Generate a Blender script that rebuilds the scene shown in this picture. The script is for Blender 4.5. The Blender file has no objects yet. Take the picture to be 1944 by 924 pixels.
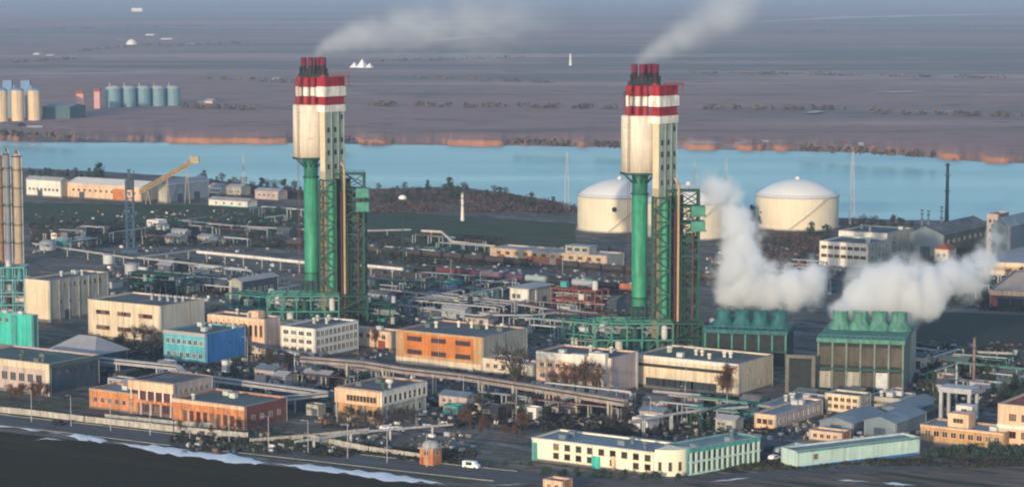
import bpy, bmesh, math, random
from mathutils import Vector, Matrix
random.seed(7)
SC = bpy.context.scene
COL = SC.collection
R = math.radians
# ------------------------------------------------------------------ camera
W0, H0, FPX, CH, HORIZ = 1944.0, 924.0, 4573.0, 135.0, -40.0
TH = math.atan((H0 / 2 - HORIZ) / FPX)
SH, CHH = math.sin(TH), math.cos(TH)
cd = bpy.data.cameras.new('camera')
cam = bpy.data.objects.new('camera', cd)
COL.objects.link(cam)
cam.location = (0, 0, CH)
cam.rotation_euler = (math.pi / 2 - TH, 0, 0)
cd.sensor_fit = 'HORIZONTAL'
cd.sensor_width = 36.0
cd.lens = 36.0 * FPX / W0
cd.clip_start = 5.0
cd.clip_end = 200000.0
SC.camera = cam
# ------------------------------------------------------------------ sky, sun, exposure
SUN_EL, SUN_AZ = R(9.0), math.atan2(-0.39, -0.92)      # azimuth measured clockwise from +Y
wd = bpy.data.worlds.new('World')
SC.world = wd
wd.use_nodes = True
wn = wd.node_tree
bg = wn.nodes['Background']
sky = wn.nodes.new('ShaderNodeTexSky')
sky.sky_type = 'NISHITA'
sky.sun_disc = False
sky.sun_elevation = SUN_EL
sky.sun_rotation = SUN_AZ
sky.altitude = 100
sky.air_density = 1.0
sky.dust_density = 1.0
sky.ozone_density = 2.2
wn.links.new(sky.outputs[0], bg.inputs[0])
bg.inputs[1].default_value = 0.15
sd = bpy.data.lights.new('sun', 'SUN')
sd.energy = 2.0
sd.angle = R(0.6)
sd.color = (1.0, 0.77, 0.53)
sun = bpy.data.objects.new('sun', sd)
COL.objects.link(sun)
sdir = Vector((math.sin(SUN_AZ) * math.cos(SUN_EL), math.cos(SUN_AZ) * math.cos(SUN_EL), math.sin(SUN_EL)))
sun.rotation_euler = sdir.to_track_quat('Z', 'Y').to_euler()
sun.location = (-300, -300, 400)
SC.view_settings.view_transform = 'Standard'
SC.view_settings.look = 'None'
SC.view_settings.gamma = 1
SC.view_settings.use_curve_mapping = False
SC.view_settings.exposure = 0.95
SC.render.engine = 'CYCLES'
SC.cycles.filter_width = 2.1
SC.cycles.use_denoising = True
SC.cycles.max_bounces = 9
SC.cycles.diffuse_bounces = 2
SC.cycles.glossy_bounces = 2
SC.cycles.volume_bounces = 8
SC.cycles.transparent_max_bounces = 8

# ------------------------------------------------------------------ picture point -> place on the ground
def G(px, py, z=0.0):
    a = (px - W0 / 2) / FPX
    b = (H0 / 2 - py) / FPX
    d = Vector((a, CHH + b * SH, -SH + b * CHH))
    t = (z - CH) / d.z
    return Vector((a * t, d.y * t, z))
def zat(p, py):
    k = (H0 / 2 - py) / FPX
    return CH + p.y * (k * CHH - SH) / (CHH + k * SH)
def pxm(p):                       # pixels per metre at a ground point
    return FPX / (p.y * CHH + CH * SH)
def along(p, u, px):              # how far to go from p along u until column px
    q = (px - W0 / 2) / FPX
    return (q * (p.y * CHH + CH * SH) - p.x) / (u.x - q * u.y * CHH)
GRID = -33.0
def axes(ang):
    a = R(ang)
    return Vector((math.cos(a), math.sin(a), 0)), Vector((-math.sin(a), math.cos(a), 0))

# ------------------------------------------------------------------ mesh helper
class MB:
    def __init__(s):
        s.v, s.f, s.m, s.sm = [], [], [], []
    def add(s, vs, fs, mi=0, smooth=False):
        o = len(s.v)
        s.v += [tuple(x) for x in vs]
        for f in fs:
            s.f.append([i + o for i in f]); s.m.append(mi); s.sm.append(smooth)
        return s
    def box(s, x0, y0, z0, x1, y1, z1, mi=0):
        vs = [(x0,y0,z0),(x1,y0,z0),(x1,y1,z0),(x0,y1,z0),(x0,y0,z1),(x1,y0,z1),(x1,y1,z1),(x0,y1,z1)]
        return s.add(vs, [(0,3,2,1),(4,5,6,7),(0,1,5,4),(1,2,6,5),(2,3,7,6),(3,0,4,7)], mi)
    def bar(s, p, q, w, h=None, mi=0):
        p, q = Vector(p), Vector(q)
        h = h or w
        d = (q - p)
        if d.length < 1e-6: return s
        d.normalize()
        up = Vector((0,0,1)) if abs(d.z) < 0.95 else Vector((1,0,0))
        a = d.cross(up).normalized() * (w/2)
        b = a.cross(d).normalized() * (h/2)
        vs = [p-a-b,p+a-b,p+a+b,p-a+b,q-a-b,q+a-b,q+a+b,q-a+b]
        return s.add(vs, [(0,1,2,3),(7,6,5,4),(0,4,5,1),(1,5,6,2),(2,6,7,3),(3,7,4,0)], mi)
    def tube(s, p, q, r, r2=None, n=8, mi=0, cap=True):
        p, q = Vector(p), Vector(q)
        r2 = r if r2 is None else r2
        d = (q - p).normalized()
        up = Vector((0,0,1)) if abs(d.z) < 0.95 else Vector((1,0,0))
        a = d.cross(up).normalized(); b = a.cross(d).normalized()
        vs = []
        for k in range(n):
            t = 2*math.pi*k/n
            o = a*math.cos(t) + b*math.sin(t)
            vs += [p + o*r, q + o*r2]
        fs = [(2*k, 2*((k+1) % n), 2*((k+1) % n)+1, 2*k+1) for k in range(n)]
        s.add(vs, fs, mi, True)
        if cap:
            s.add([vs[2*k] for k in range(n)], [tuple(range(n))[::-1]], mi)
            s.add([vs[2*k+1] for k in range(n)], [tuple(range(n))], mi)
        return s
    def path(s, pts, r, n=8, mi=0):
        for a, b in zip(pts[:-1], pts[1:]):
            s.tube(a, b, r, n=n, mi=mi)
        return s
    def lathe(s, prof, c=(0,0), n=24, mi=0, a0=0.0, a1=2*math.pi, smooth=True):
        full = abs(a1 - a0 - 2*math.pi) < 1e-6
        m = n if full else n + 1
        vs = []
        for r, z in prof:
            for k in range(m):
                t = a0 + (a1 - a0) * k / n
                vs.append((c[0] + r*math.cos(t), c[1] + r*math.sin(t), z))
        fs = []
        for i in range(len(prof)-1):
            for k in range(n):
                k2 = (k+1) % m
                fs.append((i*m+k, i*m+k2, (i+1)*m+k2, (i+1)*m+k))
        return s.add(vs, fs, mi, smooth)
    def prism(s, poly, z0, z1, mi=0, top=None):
        n = len(poly)
        vs = [(p[0], p[1], z0) for p in poly] + [(p[0], p[1], z1) for p in poly]
        s.add(vs, [tuple(range(n))[::-1]] + [(k, (k+1) % n, n+(k+1) % n, n+k) for k in range(n)], mi)
        return s.add(vs[n:], [tuple(range(n))], mi if top is None else top)
    def mesh(s, name, mats):
        me = bpy.data.meshes.new(name)
        me.from_pydata(s.v, [], s.f)
        for m in (mats if isinstance(mats, (list, tuple)) else [mats]):
            me.materials.append(m)
        me.polygons.foreach_set('material_index', s.m)
        me.polygons.foreach_set('use_smooth', s.sm)
        me.update()
        return me
    def build(s, name, mats, parent=None, loc=None, rot=None):
        return link(name, s.mesh(name, mats), parent, loc, rot)
def link(name, me, parent=None, loc=None, rot=None):
    o = bpy.data.objects.new(name, me)
    COL.objects.link(o)
    if parent: o.parent = parent
    if loc is not None: o.location = loc
    if rot is not None: o.rotation_euler = (0, 0, rot)
    return o
def tag(o, label=None, cat=None, group=None, kind=None):
    for k, v in (('label', label), ('category', cat), ('group', group), ('kind', kind)):
        if v: o[k] = v
    return o
def thing(name, label, cat, loc=(0,0,0), ang=0.0, group=None):
    o = bpy.data.objects.new(name, None)
    COL.objects.link(o)
    o.empty_display_size = 2
    o.location = loc
    o.rotation_euler = (0, 0, R(ang))
    return tag(o, label, cat, group)
def kids(o):
    return list(o.children)
def dup(o, loc=None, rot=None, label=None, group=None, parent=None, scale=None):
    c = o.copy(); COL.objects.link(c)
    if parent: c.parent = parent
    if loc is not None: c.location = loc
    if rot is not None: c.rotation_euler = (0, 0, rot)
    if scale is not None: c.scale = scale
    if label: c['label'] = label
    if group: c['group'] = group
    for ch in o.children:
        dup(ch, parent=c)
    return c
KIDS = {}

# ------------------------------------------------------------------ materials
MATS = {}
def mat(name, col, rough=0.8, var=0.22, scale=0.35, streak=0.0, metal=0.0, spec=0.3, dirt=None):
    if name in MATS: return MATS[name]
    m = bpy.data.materials.new(name); m.use_nodes = True
    nt = m.node_tree; N, L = nt.nodes, nt.links
    b = N['Principled BSDF']
    b.inputs['Roughness'].default_value = rough
    b.inputs['Metallic'].default_value = metal
    b.inputs['Specular IOR Level'].default_value = spec
    g = N.new('ShaderNodeNewGeometry')
    nz = N.new('ShaderNodeTexNoise'); nz.inputs['Scale'].default_value = scale; nz.inputs['Detail'].default_value = 5
    nz.inputs['Roughness'].default_value = 0.65
    L.new(g.outputs['Position'], nz.inputs['Vector'])
    mr = N.new('ShaderNodeMapRange')
    mr.inputs['From Min'].default_value = 0.3; mr.inputs['From Max'].default_value = 0.7
    mr.inputs['To Min'].default_value = 1 - var; mr.inputs['To Max'].default_value = 1 + var
    L.new(nz.outputs['Fac'], mr.inputs['Value'])
    last = mr.outputs['Result']
    if streak:
        vm = N.new('ShaderNodeVectorMath'); vm.operation = 'MULTIPLY'
        vm.inputs[1].default_value = (1.1, 1.1, 0.09)
        L.new(g.outputs['Position'], vm.inputs[0])
        n2 = N.new('ShaderNodeTexNoise'); n2.inputs['Scale'].default_value = 0.9; n2.inputs['Detail'].default_value = 4
        L.new(vm.outputs[0], n2.inputs['Vector'])
        m2 = N.new('ShaderNodeMapRange')
        m2.inputs['From Min'].default_value = 0.42; m2.inputs['From Max'].default_value = 0.72
        m2.inputs['To Min'].default_value = 1.0; m2.inputs['To Max'].default_value = 1 - streak
        L.new(n2.outputs['Fac'], m2.inputs['Value'])
        mm = N.new('ShaderNodeMath'); mm.operation = 'MULTIPLY'
        L.new(last, mm.inputs[0]); L.new(m2.outputs['Result'], mm.inputs[1])
        last = mm.outputs[0]
    vs = N.new('ShaderNodeVectorMath'); vs.operation = 'SCALE'
    vs.inputs[0].default_value = col[:3]
    L.new(last, vs.inputs['Scale'])
    out = vs.outputs[0]
    if dirt:                               # irregular patches of a second colour
        n3 = N.new('ShaderNodeTexNoise'); n3.inputs['Scale'].default_value = dirt[1]; n3.inputs['Detail'].default_value = 6
        L.new(g.outputs['Position'], n3.inputs['Vector'])
        m3 = N.new('ShaderNodeMapRange')
        m3.inputs['From Min'].default_value = dirt[2]; m3.inputs['From Max'].default_value = dirt[2] + 0.12
        L.new(n3.outputs['Fac'], m3.inputs['Value'])
        mx = N.new('ShaderNodeMix'); mx.data_type = 'RGBA'
        L.new(m3.outputs['Result'], mx.inputs['Factor'])
        L.new(out, mx.inputs['A']); mx.inputs['B'].default_value = tuple(dirt[0]) + (1,)
        out = mx.outputs['Result']
    L.new(out, b.inputs['Base Color'])
    MATS[name] = m
    return m
def banded(name, stops, rough=0.6, axis='Z', var=0.1, streak=0.18):
    """colour bands by height in the object's own space; stops = [(z_from, colour), ...]"""
    m = mat(name, (1, 1, 1), rough, var, 0.5, streak)
    N, L = m.node_tree.nodes, m.node_tree.links
    tc = N.new('ShaderNodeTexCoord'); sp = N.new('ShaderNodeSeparateXYZ')
    L.new(tc.outputs['Object'], sp.inputs[0])
    z0, z1 = stops[0][0], stops[-1][0] + 20.0
    mr = N.new('ShaderNodeMapRange'); mr.inputs['From Min'].default_value = z0; mr.inputs['From Max'].default_value = z1
    L.new(sp.outputs[axis], mr.inputs['Value'])
    cr = N.new('ShaderNodeValToRGB'); cr.color_ramp.interpolation = 'CONSTANT'
    e = cr.color_ramp.elements
    e[0].position = 0; e[0].color = tuple(stops[0][1]) + (1,)
    e[1].position = (stops[1][0] - z0) / (z1 - z0); e[1].color = tuple(stops[1][1]) + (1,)
    for z, c in stops[2:]:
        k = e.new((z - z0) / (z1 - z0)); k.color = tuple(c) + (1,)
    L.new(mr.outputs['Result'], cr.inputs['Fac'])
    b = N['Principled BSDF']
    src = b.inputs['Base Color'].links[0].from_socket
    mu = N.new('ShaderNodeVectorMath'); mu.operation = 'MULTIPLY'
    L.new(cr.outputs['Color'], mu.inputs[0]); L.new(src, mu.inputs[1])
    L.new(mu.outputs[0], b.inputs['Base Color'])
    return m
# ================================================================== the setting
def ground_mat(name, layers, rough=0.95, rot=GRID):
    """layers: [(scale_u, scale_v, threshold, width, colour, detail)] painted one over another; u runs along the streets"""
    m = bpy.data.materials.new(name); m.use_nodes = True
    N, L = m.node_tree.nodes, m.node_tree.links
    b = N['Principled BSDF']; b.inputs['Roughness'].default_value = rough
    b.inputs['Specular IOR Level'].default_value = 0.1
    g = N.new('ShaderNodeNewGeometry')
    rt = N.new('ShaderNodeVectorRotate'); rt.rotation_type = 'Z_AXIS'
    rt.inputs['Angle'].default_value = -R(rot)
    L.new(g.outputs['Position'], rt.inputs['Vector'])
    cur = None
    for i, (su, sv, th, w, c, det) in enumerate(layers):
        vm = N.new('ShaderNodeVectorMath'); vm.operation = 'MULTIPLY_ADD'
        vm.inputs[1].default_value = (su, sv, 0.0); vm.inputs[2].default_value = (7.3*i, 3.1*i, 1.7*i)
        L.new(rt.outputs[0], vm.inputs[0])
        nz = N.new('ShaderNodeTexNoise'); nz.inputs['Scale'].default_value = 1.0
        nz.inputs['Detail'].default_value = det; nz.inputs['Roughness'].default_value = 0.6
        L.new(vm.outputs[0], nz.inputs['Vector'])
        mr = N.new('ShaderNodeMapRange')
        mr.inputs['From Min'].default_value = th - w; mr.inputs['From Max'].default_value = th + w
        L.new(nz.outputs['Fac'], mr.inputs['Value'])
        mx = N.new('ShaderNodeMix'); mx.data_type = 'RGBA'
        L.new(mr.outputs['Result'], mx.inputs['Factor'])
        if cur is None: mx.inputs['A'].default_value = tuple(layers[0][4]) + (1,)
        else: L.new(cur, mx.inputs['A'])
        mx.inputs['B'].default_value = tuple(c) + (1,)
        cur = mx.outputs['Result']
    L.new(cur, b.inputs['Base Color'])
    return m
def sheet(name, pts, z, m, kind='structure'):
    mb = MB(); mb.add([(p[0], p[1], z) for p in pts], [tuple(range(len(pts)))])
    return tag(mb.build(name, m), kind=kind)
def strip(name, pts, w, z, m, kind='structure'):
    """a flat band w metres wide along a line of ground points"""
    vs = []
    for i, p in enumerate(pts):
        a, b = pts[max(i-1, 0)], pts[min(i+1, len(pts)-1)]
        d = (b - a); d.z = 0; d.normalize()
        n = Vector((-d.y, d.x, 0))
        ww = w[i] if isinstance(w, (list, tuple)) else w
        vs += [p + n*ww/2, p - n*ww/2]
    vs = [(v.x, v.y, z) for v in vs]
    fs = [(2*i, 2*i+1, 2*i+3, 2*i+2) for i in range(len(pts)-1)]
    mb = MB(); mb.add(vs, fs)
    return tag(mb.build(name, m), kind=kind)

M_SITE = ground_mat('site_soil', [
    (0.010, 0.030, 0.5, 0.2, (0.135, 0.120, 0.105), 4),
    (0.012, 0.050, 0.53, 0.06, (0.085, 0.100, 0.060), 5),
    (0.020, 0.120, 0.56, 0.05, (0.21, 0.185, 0.165), 5),
    (0.04, 0.16, 0.58, 0.05, (0.045, 0.045, 0.045), 6),
    (0.10, 0.30, 0.62, 0.05, (0.29, 0.26, 0.235), 6),
    (0.30, 0.6, 0.61, 0.06, (0.055, 0.055, 0.046), 6)])
big = 60000
ground = sheet('ground', [(-big, -3000), (big, -3000), (big, 100000), (-big, 100000)], 0.0, M_SITE)

# the far plain across the water: rises from the shore, with bluffs where the bank has broken away
far_px = [(-900,262),(-400,268),(0,270),(60,273),(310,273),(560,274),(750,277),(980,279),(1290,285),(1520,290),(1640,292),(1780,303),(1860,310),(1944,313),(2300,320),(3000,330)]
def far_shore(x):
    for (a, ya), (b, yb) in zip(far_px[:-1], far_px[1:]):
        if a <= x <= b: return ya + (yb - ya) * (x - a) / (b - a)
def sm(t): t = max(0, min(1, t)); return t*t*(3-2*t)
bluffs = [(305, 562, 1.0), (668, 748, 1.0), (838, 972, 1.15), (1085, 1130, .8), (1288, 1375, 1.0), (1385, 1450, .9), (1455, 1520, .8), (1590, 1640, .7), (1770, 1840, .9), (1850, 1935, .7), (1990, 2200, .9)]
rb = random.Random(3)
cols = []
x = -900
while x < 3000:
    cols.append(x); x += 5
prof = [(0, 0), (3, 0.12), (8, 0.75), (11, 1.0), (60, 1.12), (260, 1.3), (900, 1.5), (3000, 1.6), (12000, 1.6), (90000, 1.6)]
vs, fs = [], []
for i, px in enumerate(cols):
    p = G(px, far_shore(px))
    bl = 0.27 + 0.12 * math.sin(px * .053) + 0.09 * math.sin(px * .17 + 2) + 0.06 * math.sin(px * .41)
    for a, b, s in bluffs:
        bl = max(bl, s * sm((px - a) / 30) * sm((b - px) / 30))
    bl *= 0.84 + 0.10 * math.sin(px * .07) + 0.06 * math.sin(px * .31)
    gully = 0.5 + 0.3 * math.sin(px * .19) + 0.2 * math.sin(px * .47 + 1)
    d = Vector((p.x, p.y, 0)).normalized()
    for k, (s, h) in enumerate(prof):
        stretch = 1.0 + 5.0 * (1 - sm((bl - .1) / .5))
        off = s * (stretch if k < 4 else 1.0)
        if k >= 4: off += 60
        if 1 <= k <= 3: off += (3.5 * gully + 3 * math.sin(px * 0.06)) * sm(bl * 2)
        hh = h * 5.0 * (0.75 + 0.25 * bl) if k < 4 else h * 5.0
        vs.append((p.x + d.x * off, p.y + d.y * off, -0.4 + hh))
n = len(prof)
for i in range(len(cols) - 1):
    for k in range(n - 1):
        fs.append((i*n+k, (i+1)*n+k, (i+1)*n+k+1, i*n+k+1))
M_FAR = ground_mat('far_fields', [
    (0.0004, 0.0012, 0.5, 0.15, (0.330, 0.200, 0.175), 3),
    (0.0005, 0.0016, 0.53, 0.06, (0.190, 0.168, 0.142), 5),
    (0.0007, 0.0034, 0.58, 0.05, (0.43, 0.28, 0.245), 4),
    (0.0012, 0.0060, 0.60, 0.05, (0.170, 0.130, 0.112), 5),
    (0.0040, 0.0130, 0.66, 0.04, (0.42, 0.34, 0.31), 5),
    (0.02, 0.05, 0.60, 0.06, (0.15, 0.125, 0.105), 6)], rot=-1.5)
# broken, steep ground shows the orange loam
N, L = M_FAR.node_tree.nodes, M_FAR.node_tree.links
bs = N['Principled BSDF']; src = bs.inputs['Base Color'].links[0].from_socket
gg = N.new('ShaderNodeNewGeometry'); sp = N.new('ShaderNodeSeparateXYZ'); L.new(gg.outputs['True Normal'], sp.inputs[0])
mr = N.new('ShaderNodeMapRange'); mr.inputs['From Min'].default_value = 0.985; mr.inputs['From Max'].default_value = 0.86
L.new(sp.outputs['Z'], mr.inputs['Value'])
mx = N.new('ShaderNodeMix'); mx.data_type = 'RGBA'; L.new(mr.outputs['Result'], mx.inputs['Factor'])
L.new(src, mx.inputs['A']); mx.inputs['B'].default_value = (0.52, 0.23, 0.12, 1); L.new(mx.outputs['Result'], bs.inputs['Base Color'])
mb = MB(); mb.add(vs, fs, 0, True)
tag(mb.build('far_plain_terrain', M_FAR), kind='structure')

# water of the estuary
near_px = [(-900,318),(0,318),(60,320),(200,326),(380,338),(470,350),(580,362),(760,357),(860,354),(960,366),(1060,384),(1100,394),(1400,410),(1600,414),(1720,418),(1944,420),(2300,424),(3000,430)]
mw = bpy.data.materials.new('estuary_water'); mw.use_nodes = True
N, L = mw.node_tree.nodes, mw.node_tree.links
b = N['Principled BSDF']
b.inputs['Base Color'].default_value = (0.15, 0.38, 0.38, 1); b.inputs['Roughness'].default_value = 0.22; b.inputs['IOR'].default_value = 1.33
g = N.new('ShaderNodeNewGeometry')
vm = N.new('ShaderNodeVectorMath'); vm.operation = 'MULTIPLY'; vm.inputs[1].default_value = (0.02, 0.09, 0.02); L.new(g.outputs['Position'], vm.inputs[0])
nz = N.new('ShaderNodeTexNoise'); nz.inputs['Scale'].default_value = 1.0; nz.inputs['Detail'].default_value = 6; L.new(vm.outputs[0], nz.inputs['Vector'])
bp = N.new('ShaderNodeBump'); bp.inputs['Strength'].default_value = 0.18; bp.inputs['Distance'].default_value = 2.0
L.new(nz.outputs['Fac'], bp.inputs['Height']); L.new(bp.outputs[0], b.inputs['Normal'])
v2 = N.new('ShaderNodeVectorMath'); v2.operation = 'MULTIPLY'; v2.inputs[1].default_value = (0.0015, 0.012, 0.01); L.new(g.outputs['Position'], v2.inputs[0])
n2 = N.new('ShaderNodeTexNoise'); n2.inputs['Scale'].default_value = 1.0; n2.inputs['Detail'].default_value = 5; L.new(v2.outputs[0], n2.inputs['Vector'])
m2 = N.new('ShaderNodeMapRange'); m2.inputs['From Min'].default_value = 0.35; m2.inputs['From Max'].default_value = 0.65
m2.inputs['To Min'].default_value = 0.27; m2.inputs['To Max'].default_value = 0.35; L.new(n2.outputs['Fac'], m2.inputs['Value']); L.new(m2.outputs[0], b.inputs['Roughness'])
top = [G(x, y) for x, y in far_px]
bot = [G(x, y) for x, y in near_px]
top = [p + Vector((p.x, p.y, 0)).normalized() * 12 for p in top]
sheet('estuary_water', [(p.x, p.y) for p in bot] + [(p.x, p.y) for p in reversed(top)], 0.12, mw)

# haze
def haze_box():
    m = bpy.data.materials.new('haze_air'); m.use_nodes = True
    N, L = m.node_tree.nodes, m.node_tree.links
    N.remove(N['Principled BSDF'])
    v = N.new('ShaderNodeVolumePrincipled')
    v.inputs['Color'].default_value = HAZE_COL
    v.inputs['Density'].default_value = HAZE_DEN
    v.inputs['Anisotropy'].default_value = 0.0
    L.new(v.outputs[0], N['Material Output'].inputs['Volume'])
    mb = MB(); mb.box(-30000, -2500, -1.5, 30000, 80000, 150)
    return tag(mb.build('haze', m), 'thin bluish haze over the plain', None, kind='stuff')
HAZE_COL = (0.50, 0.68, 0.94, 1)
HAZE_DEN = 1.0 / 12000
haze_box()
# ================================================================== prilling towers
GREEN = (0.040, 0.30, 0.18); DGREEN = (0.010, 0.065, 0.048)
RED = (0.33, 0.020, 0.032); WHITE = (0.80, 0.78, 0.72)
m_col = banded('tower_green_paint', [(0, (0.03, .20, .12)), (19.6, GREEN), (57.5, (0.02, 0.17, 0.115))], 0.55, var=0.2, streak=0.5)
m_white = mat('tower_white_paint', (0.70, 0.645, 0.55), 0.6, 0.08, 0.15, 0.30, dirt=((.42,.34,.25), .5, .66))
m_band = banded('red_white_bands', [(60, WHITE), (86.0, RED), (89.4, WHITE), (93.2, RED), (97.5, (0.03, 0.022, 0.03)), (101.2, (0.17, 0.022, 0.05))], 0.6, var=0.2, streak=0.5)
m_shaft = banded('shaft_cream', [(0, (0.20, .16, .10)), (30, (0.26, 0.20, .12)), (52, (0.40, 0.33, .22)), (60, (0.60, 0.52, .37))], 0.7)  # lower bands are browner, with the lattice's shadow put into the colour
m_shaft_side = mat('shaft_side_grey', (0.34, 0.40, 0.36), 0.8, 0.25, 0.3, 0.3)  # greenish grey carries the shade of the shaft's right face in its colour
m_dg = mat('dark_green_steel', DGREEN, 0.6, 0.3, 0.4)
m_tg = mat('teal_steel', (0.05, 0.22, 0.17), 0.6, 0.3, 0.5)
m_dark = mat('dark_equipment', (0.022, 0.028, 0.030), 0.8, 0.4, 0.5)
m_tan = mat('tan_pipe_paint', (0.42, 0.30, 0.17), 0.5, 0.15, 0.3, 0.2)
m_maroon = mat('maroon_steel', (0.13, 0.035, 0.04), 0.6, 0.3, 0.4)
m_glass = mat('dark_window_glass', (0.035, 0.045, 0.05), 0.25, 0.3, 0.6, spec=0.5)
m_pale = mat('pale_equipment', (0.50, 0.52, 0.50), 0.6, 0.2, 0.4)

def lattice(mb, x0, y0, x1, y1, z0, z1, step, w, mi=0, diag=True):
    cs = [(x0,y0),(x1,y0),(x1,y1),(x0,y1)]
    for c in cs: mb.bar((c[0],c[1],z0), (c[0],c[1],z1), w*1.5, mi=mi)
    n = max(1, round((z1-z0)/step)); h = (z1-z0)/n
    for i in range(n+1):
        z = z0 + i*h
        for a, b in zip(cs, cs[1:]+cs[:1]):
            mb.bar((*a, z), (*b, z), w, mi=mi)
            if diag and i < n:
                if i % 2: mb.bar((*a, z), (*b, z+h), w*.8, mi=mi)
                else: mb.bar((*b, z), (*a, z+h), w*.8, mi=mi)

def prilling_tower(loc, label):
    t = thing('prilling_tower', label, 'prilling tower', loc)
    # round green column with flanges
    MB().lathe([(2.9, 16.6), (2.9, 57.5), (2.75, 57.6), (2.9, 63), (2.9, 65.4)], n=28).build('column', m_col, t)
    for z in (19.6, 57.5, 64.6): MB().lathe([(2.9, z-.25), (3.3, z-.25), (3.3, z+.25), (2.9, z+.25)], n=28, smooth=False).build('flange', m_dg, t)
    sk = MB()
    for k in range(8):
        a = k*math.pi/4
        sk.bar((3.0*math.cos(a), 3.0*math.sin(a), 0), (2.7*math.cos(a), 2.7*math.sin(a), 16.7), .45)
    for z in (5, 11): sk.lathe([(3.1, z), (3.3, z), (3.3, z+.5), (3.1, z+.5)], n=8, smooth=False)
    sk.build('column_legs', m_dg, t)
    # white drum
    d = MB(); d.lathe([(2.9, 65.2), (6.9, 65.5), (6.9, 85.7), (6.5, 86.0), (0.01, 86.25)], n=40)
    d.build('drum', m_white, t)
    for z in (69.5, 73.6, 77.7, 81.8): MB().lathe([(6.9, z-.07), (6.97, z-.07), (6.97, z+.07), (6.9, z+.07)], n=40, smooth=False).build('drum_seam', m_pale, t)
    ld = MB(); ld.bar((-4.1,-6.0,17),(-4.1,-6.0,96),.12); ld.bar((-4.7,-5.6,17),(-4.7,-5.6,96),.12)
    for k in range(52): ld.bar((-4.1,-6.0,17+k*1.5),(-4.7,-5.6,17+k*1.5),.08)
    ld.build('ladder', m_maroon, t)
    br = MB()
    for k in range(12):
        a = k*math.pi/6
        br.bar((6.7*math.cos(a), 6.7*math.sin(a), 65.2), (2.9*math.cos(a), 2.9*math.sin(a), 61.5), .28)
    br.lathe([(6.7, 64.7), (7.25, 64.7), (7.25, 65.3), (6.7, 65.3)], n=40, smooth=False)
    br.build('drum_bracket', m_dg, t)
    # banded stacks on the drum roof
    for (x, y, r) in ((-4.1, -3.0, 1.35), (-1.2, -4.6, 1.35), (1.5, -4.4, 1.2), (-3.4, 2.2, 1.3), (0.4, 0.2, 1.5), (1.8, 3.6, 1.3)):
        s = MB(); s.lathe([(r, 86.0), (r, 96.6), (r*.8, 96.8), (.01, 96.8)], c=(x, y), n=16)
        s.build('banded_vessel', m_band, t)
    g = MB()
    for z in (89.2, 93.0):
        g.lathe([(5.6, z), (6.2, z), (6.2, z+.35), (5.6, z+.35)], n=24, smooth=False)
    for k in range(16):
        a = k*math.pi/8
        g.bar((6.15*math.cos(a), 6.15*math.sin(a), 86), (6.15*math.cos(a), 6.15*math.sin(a), 94.2), .14)
    g.lathe([(6.1, 94.1), (6.2, 94.1), (6.2, 94.3), (6.1, 94.3)], n=24, smooth=False)
    g.build('walkway', m_maroon, t)
    # stair and lift shaft, turned to the street grid
    u, v = axes(GRID - 6)
    c0 = Vector((6.3, -8.6, 0))
    LX, LY = 2.7, 11.2
    sh = MB()
    def P(a, b, z): q = c0 + u*a + v*b; return (q.x, q.y, z)
    vs = [P(-LX,0,0),P(0,0,0),P(0,LY,0),P(-LX,LY,0),P(-LX,0,83.5),P(0,0,83.5),P(0,LY,83.5),P(-LX,LY,83.5)]
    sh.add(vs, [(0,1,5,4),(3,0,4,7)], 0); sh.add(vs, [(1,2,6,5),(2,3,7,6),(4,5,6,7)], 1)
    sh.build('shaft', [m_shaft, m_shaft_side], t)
    for i, z in enumerate((66.5, 71.2, 75.4, 80.2, 61.0)):
        for b in (1.3, 5.2, 8.9):
            if (i*3 + int(b)) % 4 == 2: continue
            w = MB()
            a = 0.06
            w.add([P(a,b,z),P(a,b+1.25,z),P(a,b+1.25,z+1.9),P(a,b,z+1.9),P(-.3,b,z),P(-.3,b+1.25,z),P(-.3,b+1.25,z+1.9),P(-.3,b,z+1.9)],
                  [(0,1,2,3),(0,4,5,1),(1,5,6,2),(2,6,7,3),(3,7,4,0)])
            w.build('shaft_window', m_glass, t)
    rails = MB()
    for b in (3.4, 7.2, 10.4):
        rails.bar(P(.35,b,56), P(.35,b,84), .35)
    rails.build('shaft_pilaster', mat('pilaster_grey', (.22,.29,.27), .8), t)
    # banded head of the shaft
    hd = MB()
    def Q(a, b, z, s=1.0): q = c0 + u*a + v*b; return (q.x, q.y, z)
    for a0, a1, b0, b1, z0, z1 in ((-4.1, .5, -.5, 11.3, 83.3, 86.6), (-3.5, .1, -.1, 10.8, 86.6, 89.0), (-4.2, .6, -.7, 11.6, 89.0, 93.0), (-3.9, .35, -.3, 11.0, 93.0, 96.9)):
        vs = [Q(a0,b0,z0),Q(a1,b0,z0),Q(a1,b1,z0),Q(a0,b1,z0),Q(a0,b0,z1),Q(a1,b0,z1),Q(a1,b1,z1),Q(a0,b1,z1)]
        hd.add(vs, [(0,3,2,1),(4,5,6,7),(0,1,5,4),(1,2,6,5),(2,3,7,6),(3,0,4,7)])
    hd.build('head_box', m_band, t)
    pl = MB(); pl.box(8.5, -4.0, 96.9, 15.4, 1.5, 97.6); pl.bar((15.2,-1,93),(15.2,-1,97),.3)
    for x in (8.6, 11.9, 15.3): pl.bar((x,-4,97.6),(x,-4,98.9),.14)
    pl.bar((8.6,-4,98.9),(15.3,-4,98.9),.14)
    pl.build('top_platform', m_maroon, t)
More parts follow.
